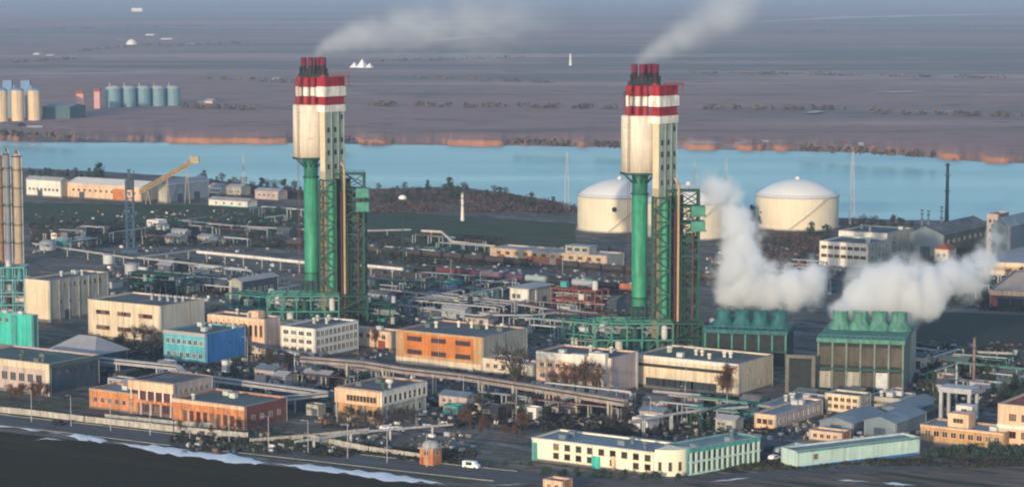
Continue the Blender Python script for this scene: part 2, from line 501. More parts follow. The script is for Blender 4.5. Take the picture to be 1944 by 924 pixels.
    # fan stacks at the very top
    for (x, y, r) in ((-2.3, -1.6, 1.15), (0.5, -2.4, 1.15), (2.9, 0.6, 1.2), (5.3, -2.8, 1.25), (4.4, 2.8, 1.1)):
        s = MB(); s.lathe([(r*1.15, 96.6), (r*1.15, 97.4), (r, 97.8), (r, 104.4), (r*.82, 104.4), (r*.82, 100)], c=(x, y), n=16)
        s.build('fan_stack', m_band, t)
    b = MB(); b.box(-4.4, -3.8, 96.5, 7.0, 4.2, 97.9); b.bar((-3.6,-3.2,97),(-3.6,-3.2,100.8),.7); b.bar((1.7,-3.4,97),(1.7,-3.4,100.5),.9); b.bar((6.9,-3,97),(6.9,-3,100.2),.6)
    b.box(-3.4,-2.6,97.9,6.5,3.0,99.8)
    b.build('stack_plinth', m_dark, t)
    # green lattice mast with second duct and the tan pipe
    lt = MB(); lattice(lt, 4.2, -10.6, 10.4, -6.0, 13.0, 57.0, 4.4, .48)
    lt.build('front_lattice', m_dg, t)
    MB().tube((8.6, -8.2, 14), (8.6, -8.2, 56), 1.25, n=14).build('green_duct', mat('duct_green', (.04,.28,.17), .5, .2, .3, .2), t)
    l2 = MB(); lattice(l2, 12.6, -6.5, 21.0, 1.0, 0.0, 59.0, 5.9, .52)
    for z in (11.8, 23.6, 35.4, 47.2): l2.box(12.4, -6.7, z, 21.2, 1.2, z+.3)
    l2.box(9.5, -7.0, 58.7, 21.4, 1.4, 59.3)
    for x in (9.8, 13.5, 17.4, 21.2): l2.bar((x,-7,59.3),(x,-7,60.6),.16)
    l2.bar((9.8,-7,60.6),(21.2,-7,60.6),.16)
    l2.build('stair_tower', m_dg, t)
    l3 = MB(); lattice(l3, 15.4, -3.6, 21.4, 4.6, 0.0, 53.0, 3.6, .40)
    for k in range(1, 9): l3.box(15.2, -3.8, k*5.9, 21.6, 4.8, k*5.9+.28)
    l3.build('rear_lattice', m_dg, t)
    l4 = MB(); lattice(l4, 11.4, -12.0, 22.5, -7.6, 0.0, 11.6, 5.8, .45)
    for z in (5.8, 11.6): l4.box(11.2, -12.2, z, 22.7, -7.4, z+.25)
    l4.build('side_frame', m_dg, t)
    st = MB()
    for i in range(10):
        z = i*5.9
        st.bar((13.2, -5.8, z), (20.2, -5.8, z+2.95), .9, .25); st.bar((20.2, -4.6, z+2.95), (13.2, -4.6, z+5.9), .9, .25)
    st.build('stair_flight', m_dark, t)
    MB().box(10.6, -4.5, 0, 15.6, 1.0, 57).build('cable_shaft', mat('shaft_dark_panel', (0.018,.05,.042), .7, .4, .5, .3), t)
    MB().path([(13.6,-7.4,-.0),(13.6,-7.4,61.5),(12.3,-6.0,63.5)], .5, 10).build('tan_pipe', m_tan, t)
    MB().path([(12.3,-7.2,0),(12.3,-7.2,52)], .42, 8).build('maroon_pipe', m_maroon, t)
    for k, (x, y, h) in enumerate(((14.8,-7.2,41),(16.2,-7.1,33),(18.9,-7.2,50),(20.4,-7.0,27))):
        MB().path([(x,y,0),(x,y,h),(x-.4,y+3,h+.6)], .28, 8).build('riser_pipe', (m_dg, m_dark, m_maroon, m_dg)[k], t)
    for z, x0 in ((8,13.2),(20,15.8),(31,13.6),(40,16.4)):
        MB().box(x0,-5.6,z,x0+3.4,-1.5,z+3.2).build('equipment_cabin', m_dg if z % 3 else m_dark, t)
    for z in (44.8, 50.2):
        mbx = MB(); mbx.box(18.2, -8.6, z, 23.2, -3.4, z+3.4); mbx.box(17.8,-8.9,z-.25,23.6,-3.1,z)
        mbx.build('landing_cabin', m_tg, t)
    # equipment frame round the foot
    fr = MB()
    xs = (-16.5, -10.5, -5.0, 0.5, 6.0, 11.5)
    for y in (-13.0, -6.0, 2.0):
        for x in xs: fr.bar((x,y,0),(x,y,11.8),.5)
        for z in (5.8, 11.8): fr.bar((xs[0]-.3,y,z),(xs[-1]+.3,y,z),.5,.6)
    for x in xs:
        for z in (5.8, 11.8): fr.bar((x,-13,z),(x,2,z),.4,.5)
    for i in (0, 3): fr.bar((xs[i],-13,0),(xs[i+1],-13,5.8),.25); fr.bar((xs[i],-13,11.8),(xs[i+1],-13,5.8),.25)
    for x in xs[:-1]: fr.bar((x, -13, 13.1), (x+5.5, -13, 13.1), .12); fr.bar((x,-13,11.8),(x,-13,13.1),.12)
    fr.build('foot_frame', m_tg, t)
    MB().box(-16.8,-12.7,5.55,11.8,1.9,5.75).build('deck', m_dark, t)
    for (x, y, z0, r, h) in ((-13.6,-9.5,0,1.7,4.6),(-7.8,-10,0,1.5,5.0),(-2,-9,5.8,1.6,4.2),(3.2,-10,0,1.6,5.0),(8.6,-9.6,5.8,1.2,4.4),(-13,-2,5.8,1.5,5.2)):
        e = MB(); e.lathe([(r,z0),(r,z0+h),(r*.6,z0+h+.5),(.01,z0+h+.6)],c=(x,y),n=14)
        e.build('vessel', m_pale if r < 1.6 else m_dg, t)
    rr = random.Random(5)
    for _ in range(26):
        eq = MB()
        x, y = rr.uniform(-16,10), rr.uniform(-11,1); z = rr.choice((0,5.8)); w, d_, h = rr.uniform(.8,2.6), rr.uniform(.8,2.2), rr.uniform(1,4.2)
        eq.box(x,y,z,x+w,y+d_,z+h); eq.build('pump_housing', rr.choice((m_dark, m_dark, m_dg, m_tg, m_pale)), t)
    pp = MB()
    for k in range(9):
        y = rr.uniform(-12.5,1); z = rr.uniform(4,11)
        pp.tube((-17,y,z),(11,y,z),.22,n=6)
    pp.build('foot_piping', mat('grey_pipe_paint',(.3,.34,.34),.5,.2,.4), t)
    return t
T1 = prilling_tower(G(593, 610), 'red and white topped green prilling tower standing behind the white windowed office block')
T2 = dup(T1, loc=G(1213, 665), label='red and white topped green prilling tower beside the round cream storage tank')
T1['group'] = T2['group'] = 'prilling towers of the plant'
# ================================================================== buildings
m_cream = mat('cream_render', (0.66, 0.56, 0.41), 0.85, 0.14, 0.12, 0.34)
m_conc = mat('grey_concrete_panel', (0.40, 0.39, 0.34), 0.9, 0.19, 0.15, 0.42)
m_whitew = mat('white_plaster', (0.72, 0.69, 0.63), 0.85, 0.11, 0.12, 0.28)
m_peach = mat('peach_plaster', (0.76, 0.50, 0.34), 0.85, 0.16, 0.12, 0.38)
m_orange = mat('orange_panel', (0.50, 0.17, 0.045), 0.8, 0.22, 0.2, 0.38)
m_ochre = mat('ochre_plaster', (0.50, 0.30, 0.14), 0.85, 0.19, 0.2, 0.38)
m_brick = mat('orange_brick', (0.56, 0.23, 0.10), 0.9, 0.27, 0.5, 0.45)
m_blue = mat('blue_cladding', (0.030, 0.20, 0.52), 0.6, 0.16, 0.15, 0.38)
m_cyan = mat('cyan_plaster', (0.10, 0.42, 0.50), 0.7, 0.19, 0.2, 0.38)
m_turq = mat('turquoise_cladding', (0.05, 0.48, 0.40), 0.6, 0.19, 0.12, 0.45)
m_navy = mat('dark_blue_cladding', (0.055, 0.085, 0.12), 0.7, 0.27, 0.15, 0.38)
m_roof = mat('grey_felt_roof', (0.10, 0.115, 0.125), 0.95, 0.3, 0.08, 0, dirt=((0.18, .18, .17), 0.12, 0.55))
m_roofg = mat('greenish_felt_roof', (0.085, 0.125, 0.115), 0.95, 0.3, 0.08, 0, dirt=((0.16, .17, .16), 0.12, 0.55))
m_roofl = mat('pale_sheet_roof', (0.33, 0.33, 0.34), 0.7, 0.15, 0.12)
m_roofb = mat('blue_grey_sheet_roof', (0.15, 0.20, 0.24), 0.6, 0.18, 0.1, 0, dirt=((.24, .27, .28), .1, .56))
m_frame = mat('window_frame_paint', (0.42, 0.40, 0.36), 0.7, 0.2, 0.5)
m_tealp = mat('teal_plaster', (0.06, 0.29, 0.28), 0.8, 0.22, 0.2, 0.38)
m_ptl = mat('pale_teal_plaster', (0.46, 0.64, 0.60), 0.85, 0.14, 0.2, 0.28)
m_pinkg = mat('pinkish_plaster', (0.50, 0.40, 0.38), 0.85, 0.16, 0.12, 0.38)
m_rust = mat('rust_red_paint', (0.25, 0.07, 0.05), 0.8, 0.25, 0.4)
m_steel = mat('galvanised_steel', (0.36, 0.38, 0.40), 0.5, 0.15, 0.4)
m_white = m_white
m_base = mat('dirty_plinth', (.16,.15,.135), .95, .3, .3, .2)
GLASSES = [m_glass, m_glass, m_glass, mat('curtained_glass', (.15,.13,.11), .35, .4, .5, spec=.5), mat('sky_grey_glass', (.09,.115,.13), .15, .3, .5, spec=.6), mat('deep_dark_glass', (.014,.016,.02), .2, .3, .5, spec=.5)]
RW = random.Random(99)
FOOT = []
def free(p, r=1.0):
    """no building stands on this point"""
    for cx, cy, ux, uy, X, Y in FOOT:
        dx, dy = p.x-cx, p.y-cy
        if abs(dx*ux+dy*uy) < X+r and abs(-dx*uy+dy*ux) < Y+r: return False
    return True
WIN = {}
def win_mesh(w, h, nx=1, frame=None, glass=None):
    k = (round(w, 2), round(h, 2), nx, frame.name if frame else '', glass.name if glass else '')
    if k not in WIN:
        b = MB(); f = 0.10
        b.add([(-w/2,-.03,0),(w/2,-.03,0),(w/2,-.03,h),(-w/2,-.03,h)], [(0,1,2,3)], 1)
        b.box(-w/2-f, -.12, -f, w/2+f, .02, 0); b.box(-w/2-f, -.12, h, w/2+f, .02, h+f)
        b.box(-w/2-f, -.12, 0, -w/2, .02, h); b.box(w/2, -.12, 0, w/2+f, .02, h)
        for i in range(1, nx): x = -w/2 + w*i/nx; b.box(x-.05, -.1, 0, x+.05, -.02, h)
        b.box(-w/2-f-.05, -.2, -f-.06, w/2+f+.05, -.12, -f)
        WIN[k] = b.mesh('window', [frame or m_frame, glass or m_glass])
    return WIN[k]
class Bld:
    def __init__(s, name, label, cat, cx, yb, yt, xl, xr, wall=m_conc, wall2=None, roof=m_roof, ang=GRID, group=None,
                 parapet=0.5, LY=None, LX=None, plain=False, h=None, roof_kind='flat', rise=3.0, over=0.4, z0=0.0):
        s.P = G(cx, yb); u, v = axes(ang); s.u, s.v, s.ang = u, v, ang
        s.h = h or (zat(s.P, yt))
        s.LX = LX or along(s.P, -u, xl); s.LY = LY or along(s.P, v, xr)
        c = s.P - u*s.LX/2 + v*s.LY/2
        s.root = thing(name, label, cat, c, ang, group)
        X, Y, h = s.LX/2, s.LY/2, s.h
        s.X, s.Y = X, Y
        FOOT.append((c.x, c.y, u.x, u.y, X, Y))
        w2 = wall2 or wall
        b = MB()
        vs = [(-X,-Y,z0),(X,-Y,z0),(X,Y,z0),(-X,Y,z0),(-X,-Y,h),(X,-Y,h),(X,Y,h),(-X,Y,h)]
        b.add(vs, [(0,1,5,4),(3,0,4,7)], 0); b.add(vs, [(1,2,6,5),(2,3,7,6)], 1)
        if not plain:
            pb = MB(); ph = max(.5, min(.09*h, 1.1)); o_ = .07
            pb.box(-X-o_,-Y-o_,0,X+o_,-Y,ph); pb.box(X,-Y,0,X+o_,Y+o_,ph); pb.box(-X-o_,-Y,0,-X,Y+o_,ph)
            pb.build('plinth', m_base, s.root)
            for k in range(max(2, int(2*X/11))):
                x = -X + .4 + (2*X-.8)*k/max(1, int(2*X/11)-1 or 1); q = MB(); q.tube((min(x, X-.4),-Y-.16,0),(min(x, X-.4),-Y-.16,h-.1),.085,n=6); q.build('downpipe', m_steel, s.root)
            for k in range(2):
                y = -Y + .5 + (2*Y-1)*k; q = MB(); q.tube((X+.16,y,0),(X+.16,y,h-.1),.085,n=6); q.build('downpipe', m_steel, s.root)
        if roof_kind == 'flat':
            i = .35; d = parapet
            b.box(-X,-Y,h-.05,X,-Y+i,h,0); b.box(-X,Y-i,h-.05,X,Y,h,1); b.box(-X,-Y+i,h-.05,-X+i,Y-i,h,0); b.box(X-i,-Y+i,h-.05,X,Y-i,h,1)
            vi = [(-X+i,-Y+i,h-d),(X-i,-Y+i,h-d),(X-i,Y-i,h-d),(-X+i,Y-i,h-d)]; vj = [(p[0],p[1],h-.05) for p in vi]
            b.add(vi+vj, [(1,0,4,5),(2,1,5,6),(3,2,6,7),(0,3,7,4)], 0)
            s.wall = b.build('wall', [wall, w2], s.root)
            r = MB(); r.box(-X+i+.004,-Y+i+.004,h-d-.2,X-i-.004,Y-i-.004,h-d+.02); s.roof = r.build('roof', roof, s.root)
            s.rz = h - d + .02
            cp = MB(); t = .12
            cp.box(-X-t,-Y-t,h+.003,X+t,-Y+.38,h+.14); cp.box(-X-t,Y-.38,h+.003,X+t,Y+t,h+.14); cp.box(-X-t,-Y+.38,h+.003,-X+.38,Y-.38,h+.14); cp.box(X-.38,-Y+.38,h+.003,X+t,Y-.38,h+.14)
            if not plain: cp.build('coping', m_roofl, s.root)
        else:
            o = over
            if roof_kind == 'gable_x':      # ridge along x
                b.add([(-X,-Y,h),(-X,Y,h),(-X,0,h+rise)], [(0,2,1)], 0); b.add([(X,-Y,h),(X,Y,h),(X,0,h+rise)], [(0,1,2)], 1)
                k = rise/Y
                A = [(-X-o,-Y-o,h-o*k),(X+o,-Y-o,h-o*k),(X+o,0,h+rise),(-X-o,0,h+rise),(-X-o,Y+o,h-o*k),(X+o,Y+o,h-o*k)]
                F = [(0,1,2,3),(3,2,5,4)]
            elif roof_kind == 'gable_y':
                b.add([(-X,-Y,h),(X,-Y,h),(0,-Y,h+rise)], [(0,1,2)], 0); b.add([(-X,Y,h),(X,Y,h),(0,Y,h+rise)], [(0,2,1)], 1)
                k = rise/X
                A = [(-X-o,-Y-o,h-o*k),(0,-Y-o,h+rise),(0,Y+o,h+rise),(-X-o,Y+o,h-o*k),(X+o,-Y-o,h-o*k),(X+o,Y+o,h-o*k)]
                F = [(0,1,2,3),(1,4,5,2)]
            else:                            # hip
                q = min(X, Y)*.8
                if X > Y: A = [(-X-o,-Y-o,h),(X+o,-Y-o,h),(X+o,Y+o,h),(-X-o,Y+o,h),(-X+q,0,h+rise),(X-q,0,h+rise)]; F = [(0,1,5,4),(1,2,5),(2,3,4,5),(3,0,4)]
                else: A = [(-X-o,-Y-o,h),(X+o,-Y-o,h),(X+o,Y+o,h),(-X-o,Y+o,h),(0,-Y+q,h+rise),(0,Y-q,h+rise)]; F = [(0,1,4),(1,2,5,4),(2,3,5),(3,0,4,5)]
            s.wall = b.build('wall', [wall, w2], s.root)
            r = MB(); A2 = [(p[0],p[1],p[2]+.22) for p in A]; n = len(A)
            r.add([(p[0],p[1],p[2]+.02) for p in A], [f[::-1] for f in F]); r.add(A2, F)
            es = [(0,1),(1,5),(5,4),(4,0)] if roof_kind == 'gable_x' else ([(0,1),(1,4),(4,5),(5,2),(2,3),(3,0)] if roof_kind == 'gable_y' else [(0,1),(1,2),(2,3),(3,0)])
            for a, c in es:
                r.add([(A[a][0],A[a][1],A[a][2]+.02),(A[c][0],A[c][1],A[c][2]+.02),A2[c],A2[a]], [(0,1,2,3)])
            s.roof = r.build('roof', roof, s.root); s.rz = h
    def face(s, f, a, z):
        """point on a face: a runs 0..1 from left to right as seen from outside"""
        if f == 'L': return (-s.X + 2*s.X*a, -s.Y, z), 0.0
        if f == 'R': return (s.X, -s.Y + 2*s.Y*a, z), math.pi/2
    def win(s, f, cols, rows, w, hh, a0=.06, a1=.94, z0=.2, z1=.85, nx=2, frame=None, glass=None, skip=()):
        for j in range(rows):
            for i in range(cols):
                if (i, j) in skip: continue
                a = a0 + (a1-a0)*((i+.5)/cols)
                z = s.h*(z0 + (z1-z0)*((j+.5)/rows)) - hh/2
                p, r = s.face(f, a, z)
                link('window', win_mesh(w, hh, nx, frame, glass or RW.choice(GLASSES)), s.root, p, r)
        return s
    def panel(s, name, f, a0, a1, z0, z1, m, out=.06):
        w = (s.X if f == 'L' else s.Y)*2
        b = MB(); b.box(-w*(a1-a0)/2, -out, 0, w*(a1-a0)/2, .02, (z1-z0)*s.h)
        p, r = s.face(f, (a0+a1)/2, z0*s.h)
        b.build(name, m, s.root, p, r); return s
    def door(s, f, a, w=2.4, hh=2.8, m=None):
        b = MB(); b.box(-w/2,-.09,0,w/2,.02,hh); b.box(-w/2-.12,-.14,0,-w/2,.02,hh+.12); b.box(w/2,-.14,0,w/2+.12,.02,hh+.12); b.box(-w/2,-.14,hh,w/2,.02,hh+.12)
        p, r = s.face(f, a, 0.02); b.build('door', m or m_navy, s.root, p, r); return s
    def rooftop(s, n, seed, m=None, size=1.0):
        rr = random.Random(seed)
        for k in range(n):
            x, y = rr.uniform(-s.X*.8, s.X*.8), rr.uniform(-s.Y*.75, s.Y*.75)
            b = MB(); q = rr.random(); z = s.rz
            if q < .5: b.lathe([(.55*size,z),(.55*size,z+1.5*size),(.9*size,z+1.6*size),(.5*size,z+2.1*size),(.01,z+2.2*size)], c=(x,y), n=10); nm = 'roof_vent'
            else: b.box(x-1.1*size,y-.8*size,z,x+1.1*size,y+.8*size,z+1.3*size); b.box(x-1.2*size,y-.9*size,z+1.3*size,x+1.2*size,y+.9*size,z+1.45*size); nm = 'roof_hatch'
            b.build(nm, m or m_pale, s.root)
        return s
    def vents(s, pts, m=None, r=.75, hh=2.2):
        for a, c in pts:
            x, y = -s.X + 2*s.X*a, -s.Y + 2*s.Y*c
            b = MB(); z = s.rz
            b.lathe([(r*.7,z),(r*.7,z+hh*.6),(r,z+hh*.65),(r,z+hh*.85),(.01,z+hh)], c=(x,y), n=10)
            b.build('roof_vent', m or m_whitew, s.root)
        return s
    def pilasters(s, f, n, m, w=.5, out=.3, z0=0.0, z1=1.0):
        for i in range(n+1):
            p, r = s.face(f, i/n if 0 < i < n else (i/n*.985+.0075), z0*s.h)
            b = MB(); b.box(-w/2,-out,0,w/2,.02,(z1-z0)*s.h); b.build('pilaster', m, s.root, p, r)
        return s

# --- left part of the works
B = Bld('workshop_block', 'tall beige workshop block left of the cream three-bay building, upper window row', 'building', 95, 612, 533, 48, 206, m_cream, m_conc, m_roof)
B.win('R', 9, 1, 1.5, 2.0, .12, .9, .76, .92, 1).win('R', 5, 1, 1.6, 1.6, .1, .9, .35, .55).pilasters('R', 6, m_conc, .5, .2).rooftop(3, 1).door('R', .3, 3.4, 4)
B = Bld('three_bay_building', 'cream building with three groups of dark windows facing the hipped shed', 'building', 305, 654, 581, 168, 389, m_cream, mat('greyed_cream_panel', (.60,.56,.47), .9, .1, .12, .2), m_roof)  # right wall is the same cream with its shade mixed into the colour
for a in (.21, .505, .80):
    for z in ((.62, .78), (.22, .38)):
        B.win('L', 3, 1, 2.0, 1.35, a-.095, a+.095, z[0], z[1], 2, m_rust)
B.panel('lintel_band', 'L', .06, .95, .545, .575, m_cream, .1).panel('wall_joint', 'R', .66, .68, 0, .97, m_ochre, .05).win('R', 2, 1, 1.6, 1.4, .15, .5, .2, .4)
B.vents([(.52,.6),(.63,.6),(.74,.6),(.85,.6),(.95,.6)], m_steel, .9, 2.6)
B = Bld('blue_building', 'low building with bright blue end wall and cyan window front', 'building', 391, 694, 634, 311, 467, m_cyan, m_blue, m_roofg, LY=None)
B.win('L', 7, 1, 1.5, 1.7, .04, .96, .58, .80, 2, m_whitew).win('L', 6, 1, 1.5, 1.8, .05, .95, .15, .40, 2, m_whitew).panel('fascia', 'L', 0, 1, .9, 1.0, m_roofl, .25).rooftop(4, 2).win('R', 2, 1, 1.0, 1.0, .2, .7, .5, .7, 1, m_blue)
B = Bld('peach_building', 'peach building with pilasters behind the blue building', 'building', 503, 678, 606, 396, 533, m_peach, m_pinkg, m_roof)
B.pilasters('L', 11, m_peach, .5, .3, .35, .98).win('L', 11, 1, 1.0, 4.0, .02, .98, .5, .85, 1, m_ochre).win('L', 7, 1, 1.3, 1.5, .2, .95, .08, .3).panel('cornice', 'L', 0, 1, .93, .985, m_cream, .35)
B.rooftop(2, 8); b = MB(); b.box(-2.2,-2,B.rz,2.2,2,B.rz+2.6); b.build('roof_cabin', m_peach, B.root, (B.X*.45, 0, 0))
B = Bld('office_block', 'white three storey office block with window grid before the first tower', 'building', 598, 684, 624, 533, 681, m_whitew, mat('white_plaster_shade_side', (.72,.75,.76), .85, .06, .12, .1), m_roof)  # right wall repeats the white with a bluish shade tint in the colour
B.win('R', 10, 3, 1.9, 1.9, .03, .97, .16, .95, 2, m_whitew).win('L', 4, 3, 2.2, 1.4, .05, .95, .18, .95, 3, m_whitew).rooftop(4, 3).door('R', .04, 2, 2.6)
for z in (.39, .66): B.panel('string_course', 'L', 0, 1, z, z+.03, m_cream, .12)
B = Bld('long_low_shed', 'long low peach shed behind the white office block and orange building', 'building', 742, 664, 630, 532, 762, m_peach, m_conc, m_roofl)
B.win('L', 14, 1, 1.6, 1.5, .04, .97, .5, .85).panel('cornice', 'L', 0, 1, .9, .99, m_cream, .3).rooftop(5, 4).door('L', .92, 3, 3, m_rust)
B = Bld('orange_building', 'orange panelled building with two rows of dark window groups', 'building', 916, 705, 641, 752, 1001, m_ochre, m_conc, m_roof)
B.panel('orange_panel', 'L', .10, .90, .30, .93, m_orange, .08)
for a in (.22, .5, .78):
    for z in ((.72, .88), (.32, .48)):
        for k in range(3):
            p, r = B.face('L', a + (k-1)*.056, B.h*z[0]); p = (p[0], p[1]-.10, p[2])
            link('window', win_mesh(2.0, 1.5, 2, m_rust), B.root, p, r)
B.panel('plinth', 'L', 0, 1, 0, .20, m_cream, .12).panel('wall_joint', 'R', .50, .515, 0, .97, m_navy, .05).panel('plinth', 'R', 0, 1, 0, .12, m_whitew, .1)
B.vents([(.36,.7),(.5,.72),(.66,.75),(.82,.78),(.2,.5)], m_whitew, .8, 2.4).rooftop(3, 5, m_roofg)
B = Bld('annex', 'small cream annex at the foot of the orange building', 'building', 968, 714, 684, 914, 1010, m_cream, m_conc, m_roofl, LY=9)
B.win('L', 3, 1, 1.4, 1.3, .1, .9, .35, .75)
B = Bld('annex', 'little pale shed between the orange building and the pink and white block', 'building', 1012, 716, 692, 950, 1030, m_conc, m_conc, m_roofl, LY=8); B.door('L', .5).win('L', 2, 1, 1.2, 1, .1, .4, .4, .7)
# --- white and pink block
B = Bld('pink_white_block', 'white and pinkish block with projecting stair bay behind brown bare trees', 'building', 1160, 753, 680, 1018, 1211, m_peach, m_pinkg, m_roof)
B.panel('white_band', 'L', 0, 1, .80, .995, m_whitew, .10).panel('white_base', 'L', 0, .32, .02, .2, m_whitew, .09)
B.win('L', 5, 1, 1.6, 1.3, .03, .55, .56, .78, 2, m_whitew).win('L', 5, 1, 1.6, 1.3, .03, .55, .26, .48, 2, m_whitew)
b = MB(); b.box(-3.2,-2.2,0,3.0,0,B.h+1.6); p, r = B.face('L', .86, 0); o = b.build('stair_bay', m_whitew, B.root, p, r)
for z in (.28, .52, .76):
    for dx in (-1.3, 1.1): link('window', win_mesh(1.0, 1.2, 1), o, (dx, -2.2, B.h*z), 0)
b = MB(); b.box(-2.6,-2.2,0,2.6,0,B.h+.6); p, r = B.face('L', .60, 0); b.build('stair_bay', m_whitew, B.root, p, r)
B.panel('corner_pier', 'R', .92, 1, 0, 1, m_whitew, .15).rooftop(4, 6)
# --- long building
B = Bld('long_hall', 'long pale hall with a dark ribbon window and white shutters on the ground floor', 'building', 1401, 753, 691, 1206, 1467, m_cream, m_cream, m_roofg)
B.panel('fascia', 'L', 0, .985, .88, .995, m_whitew, .25).panel('ribbon_window', 'L', .03, .86, .66, .76, m_glass, .04).panel('light_band', 'L', .02, .9, .42, .62, m_cream, .12)
B.win('L', 12, 1, 3.0, 2.6, .12, .78, .04, .36, 3, m_navy, m_glass).win('R', 2, 1, 1.3, 1.5, .55, .85, .18, .36).win('R', 2, 1, .9, .9, .1, .95, .62, .8, 1).panel('wall_stain', 'L', .86, .93, .25, .72, m_rust, .05)
B.vents([(.42,.5),(.48,.5),(.68,.55),(.74,.55),(.62,.3)], m_whitew, .8, 2.0); B.rooftop(3, 7)
# --- foreground left
B = Bld('pumping_hall', 'low hall with cream fascia and dark blue end wall at the lower left', 'building', 95, 752, 691, -70, 190, m_pinkg, m_navy, m_roofg)
B.panel('fascia', 'L', 0, 1, .80, .995, m_cream, .3).panel('corner_pier', 'L', .955, 1, 0, .8, m_cream, .2).win('L', 9, 1, 2.4, 2.6, .05, .93, .3, .7, 3).win('R', 5, 1, 1.6, 1.2, .1, .9, .55, .8, 2, m_navy).panel('fascia', 'R', 0, 1, .86, .995, m_roofg, .25).rooftop(5, 9, m_roofg)
B = Bld('hipped_shed', 'grey shed with a pale hipped sheet roof above the dark blue hall', 'building', 180, 702, 675, 92, 243, m_whitew, m_navy, m_roofl, roof_kind='hip', rise=5.0, over=.6)
B.win('L', 5, 1, 1.6, 1.2, .08, .92, .35, .7)
B = Bld('brick_wing', 'low orange brick wing left of the dark entrance porch', 'building', 262, 785, 748, 170, 330, m_brick, m_brick, m_roofb, LY=13)
B.win('L', 6, 1, 1.3, 1.4, .06, .94, .3, .65, 2).panel('cornice', 'L', 0, 1, .9, .99, m_ochre, .2).rooftop(2, 11)
B = Bld('entrance_porch_building', 'orange topped entrance building with pale columns under a dark gallery', 'building', 331, 793, 729, 249, 405, mat('dark_maroon_plaster', (.09,.035,.04), .8, .3, .4), m_pinkg, m_roof)  # dark wall colour stands in for the shade inside the gallery recess
B.panel('top_band', 'L', -.02, 1.02, .72, .99, m_peach, .9).panel('mid_band', 'L', 0, 1, .36, .44, m_brick, .8)
for i in range(6):
    p, r = B.face('L', .04+.184*i, .44*B.h); b = MB(); b.lathe([(.32,0),(.32,.28*B.h)], c=(0,-.55), n=10); b.build('column', m_whitew, B.root, p, r)
for i in range(5):
    p, r = B.face('L', .04+.23*i, 0); b = MB(); b.box(-.3,-.8,0,.3,-.2,.36*B.h); b.build('pier', m_pinkg, B.root, p, r)
B.win('L', 4, 1, 2.2, 2.2, .08, .92, .05, .33, 2, m_rust); B.win('R', 6, 1, 1.5, 1.2, .1, .9, .62, .85, 2)
B = Bld('brick_wing', 'orange brick wing with tall narrow windows right of the dark entrance porch', 'building', 465, 818, 772, 328, 546, m_brick, mat('maroon_brick', (.20,.075,.07), .9, .2, .4, .2), m_roofg)
B.win('L', 9, 1, 1.3, 3.0, .13, .97, .1, .62, 2, m_rust).panel('cornice', 'L', 0, 1, .86, .99, m_peach, .25).rooftop(3, 12).win('R', 4, 1, 1.4, 1.5, .1, .9, .3, .65)
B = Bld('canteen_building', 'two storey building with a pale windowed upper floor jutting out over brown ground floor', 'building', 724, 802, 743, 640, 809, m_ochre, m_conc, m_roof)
B.panel('upper_floor', 'L', -.01, 1.0, .52, .985, m_peach, 1.0).panel('upper_floor', 'R', -.02, 1.0, .52, .985, m_whitew, .5)
for i in range(9): p, r = B.face('L', .3+.075*i, .63*B.h); link('window', win_mesh(.95, 1.7, 1, m_ochre), B.root, (p[0], p[1]-1.0, p[2]), r)
for i in range(9): p, r = B.face('R', .06+.108*i, .60*B.h); link('window', win_mesh(1.5, 2.2, 1, m_whitew), B.root, (p[0]+.5, p[1], p[2]), r)
B.win('L', 5, 1, 1.5, 2.0, .3, .95, .08, .42, 1, m_conc).win('R', 6, 1, 1.4, 1.8, .08, .92, .08, .42, 1, m_conc).rooftop(3, 13, m_roofg)
for i in range(4): p, r = B.face('L', .02+.31*i, 0); b = MB(); b.box(-.25,-.9,0,.25,-.4,.52*B.h); b.build('pier', m_conc, B.root, p, r)
o = MB(); o.lathe([(.6,B.rz),(.6,B.rz+1.2),(1.3,B.rz+1.8),(1.2,B.rz+2.6),(.01,B.rz+2.9)], c=(B.X*.55,-B.Y*.2), n=14).build('satellite_dish', m_whitew, B.root)
# --- the long white and teal administration building by the road
B = Bld('administration_building', 'long cream and teal administration building with rounded corner beside the road', 'building', 1243, 902, 858, 1010, 1300, mat('ivory_plaster', (.80,.77,.60), .85, .06, .12, .1), m_tealp, m_roofb, LY=15)
B.win('L', 9, 1, 1.75, 1.7, .155, .99, .60, .84, 1, m_ochre).win('L', 9, 1, 1.75, 1.6, .155, .99, .20, .44, 1, m_ochre, None, ((4,0),(6,0))).panel('teal_end', 'L', 0, .045, 0, .80, m_tealp, .1).panel('teal_bay', 'L', .50, .565, 0, .52, m_turq, .5).panel('terracotta_pier', 'L', .66, .685, 0, .62, m_peach, .45).panel('eaves', 'L', 0, 1, .94, .995, m_whitew, .3)
b = MB(); X, Y, h = B.X, B.Y, B.h
rr_ = 7.0
b.lathe([(rr_, 0), (rr_, h+.8)], c=(X, -Y+rr_+.0), n=14, a0=-math.pi/2, a1=0.15)
b.lathe([(rr_, h+.8), (.01, h+.85)], c=(X, -Y+rr_), n=14, a0=-math.pi/2, a1=0.15)
b.build('rounded_corner', mat('ivory_plaster', (0,0,0)), B.root)
for a in (-1.35, -.95, -.55):
    link('window', win_mesh(.9, 2.4, 1, m_peach), B.root, (X + (rr_+.02)*math.cos(a), -Y+rr_+(rr_+.02)*math.sin(a), 1.5), a+math.pi/2)
B.rooftop(5, 14, m_roofb)
B = Bld('colonnade_wing', 'teal wing with two rows of white columns beside the rounded cream corner', 'building', 1306, 902, 852, 1262, 1441, m_tealp, m_tealp, m_roofb, ang=-50)
B.win('R', 13, 2, 2.0, 2.3, .03, .98, .10, .84, 1, m_tealp)
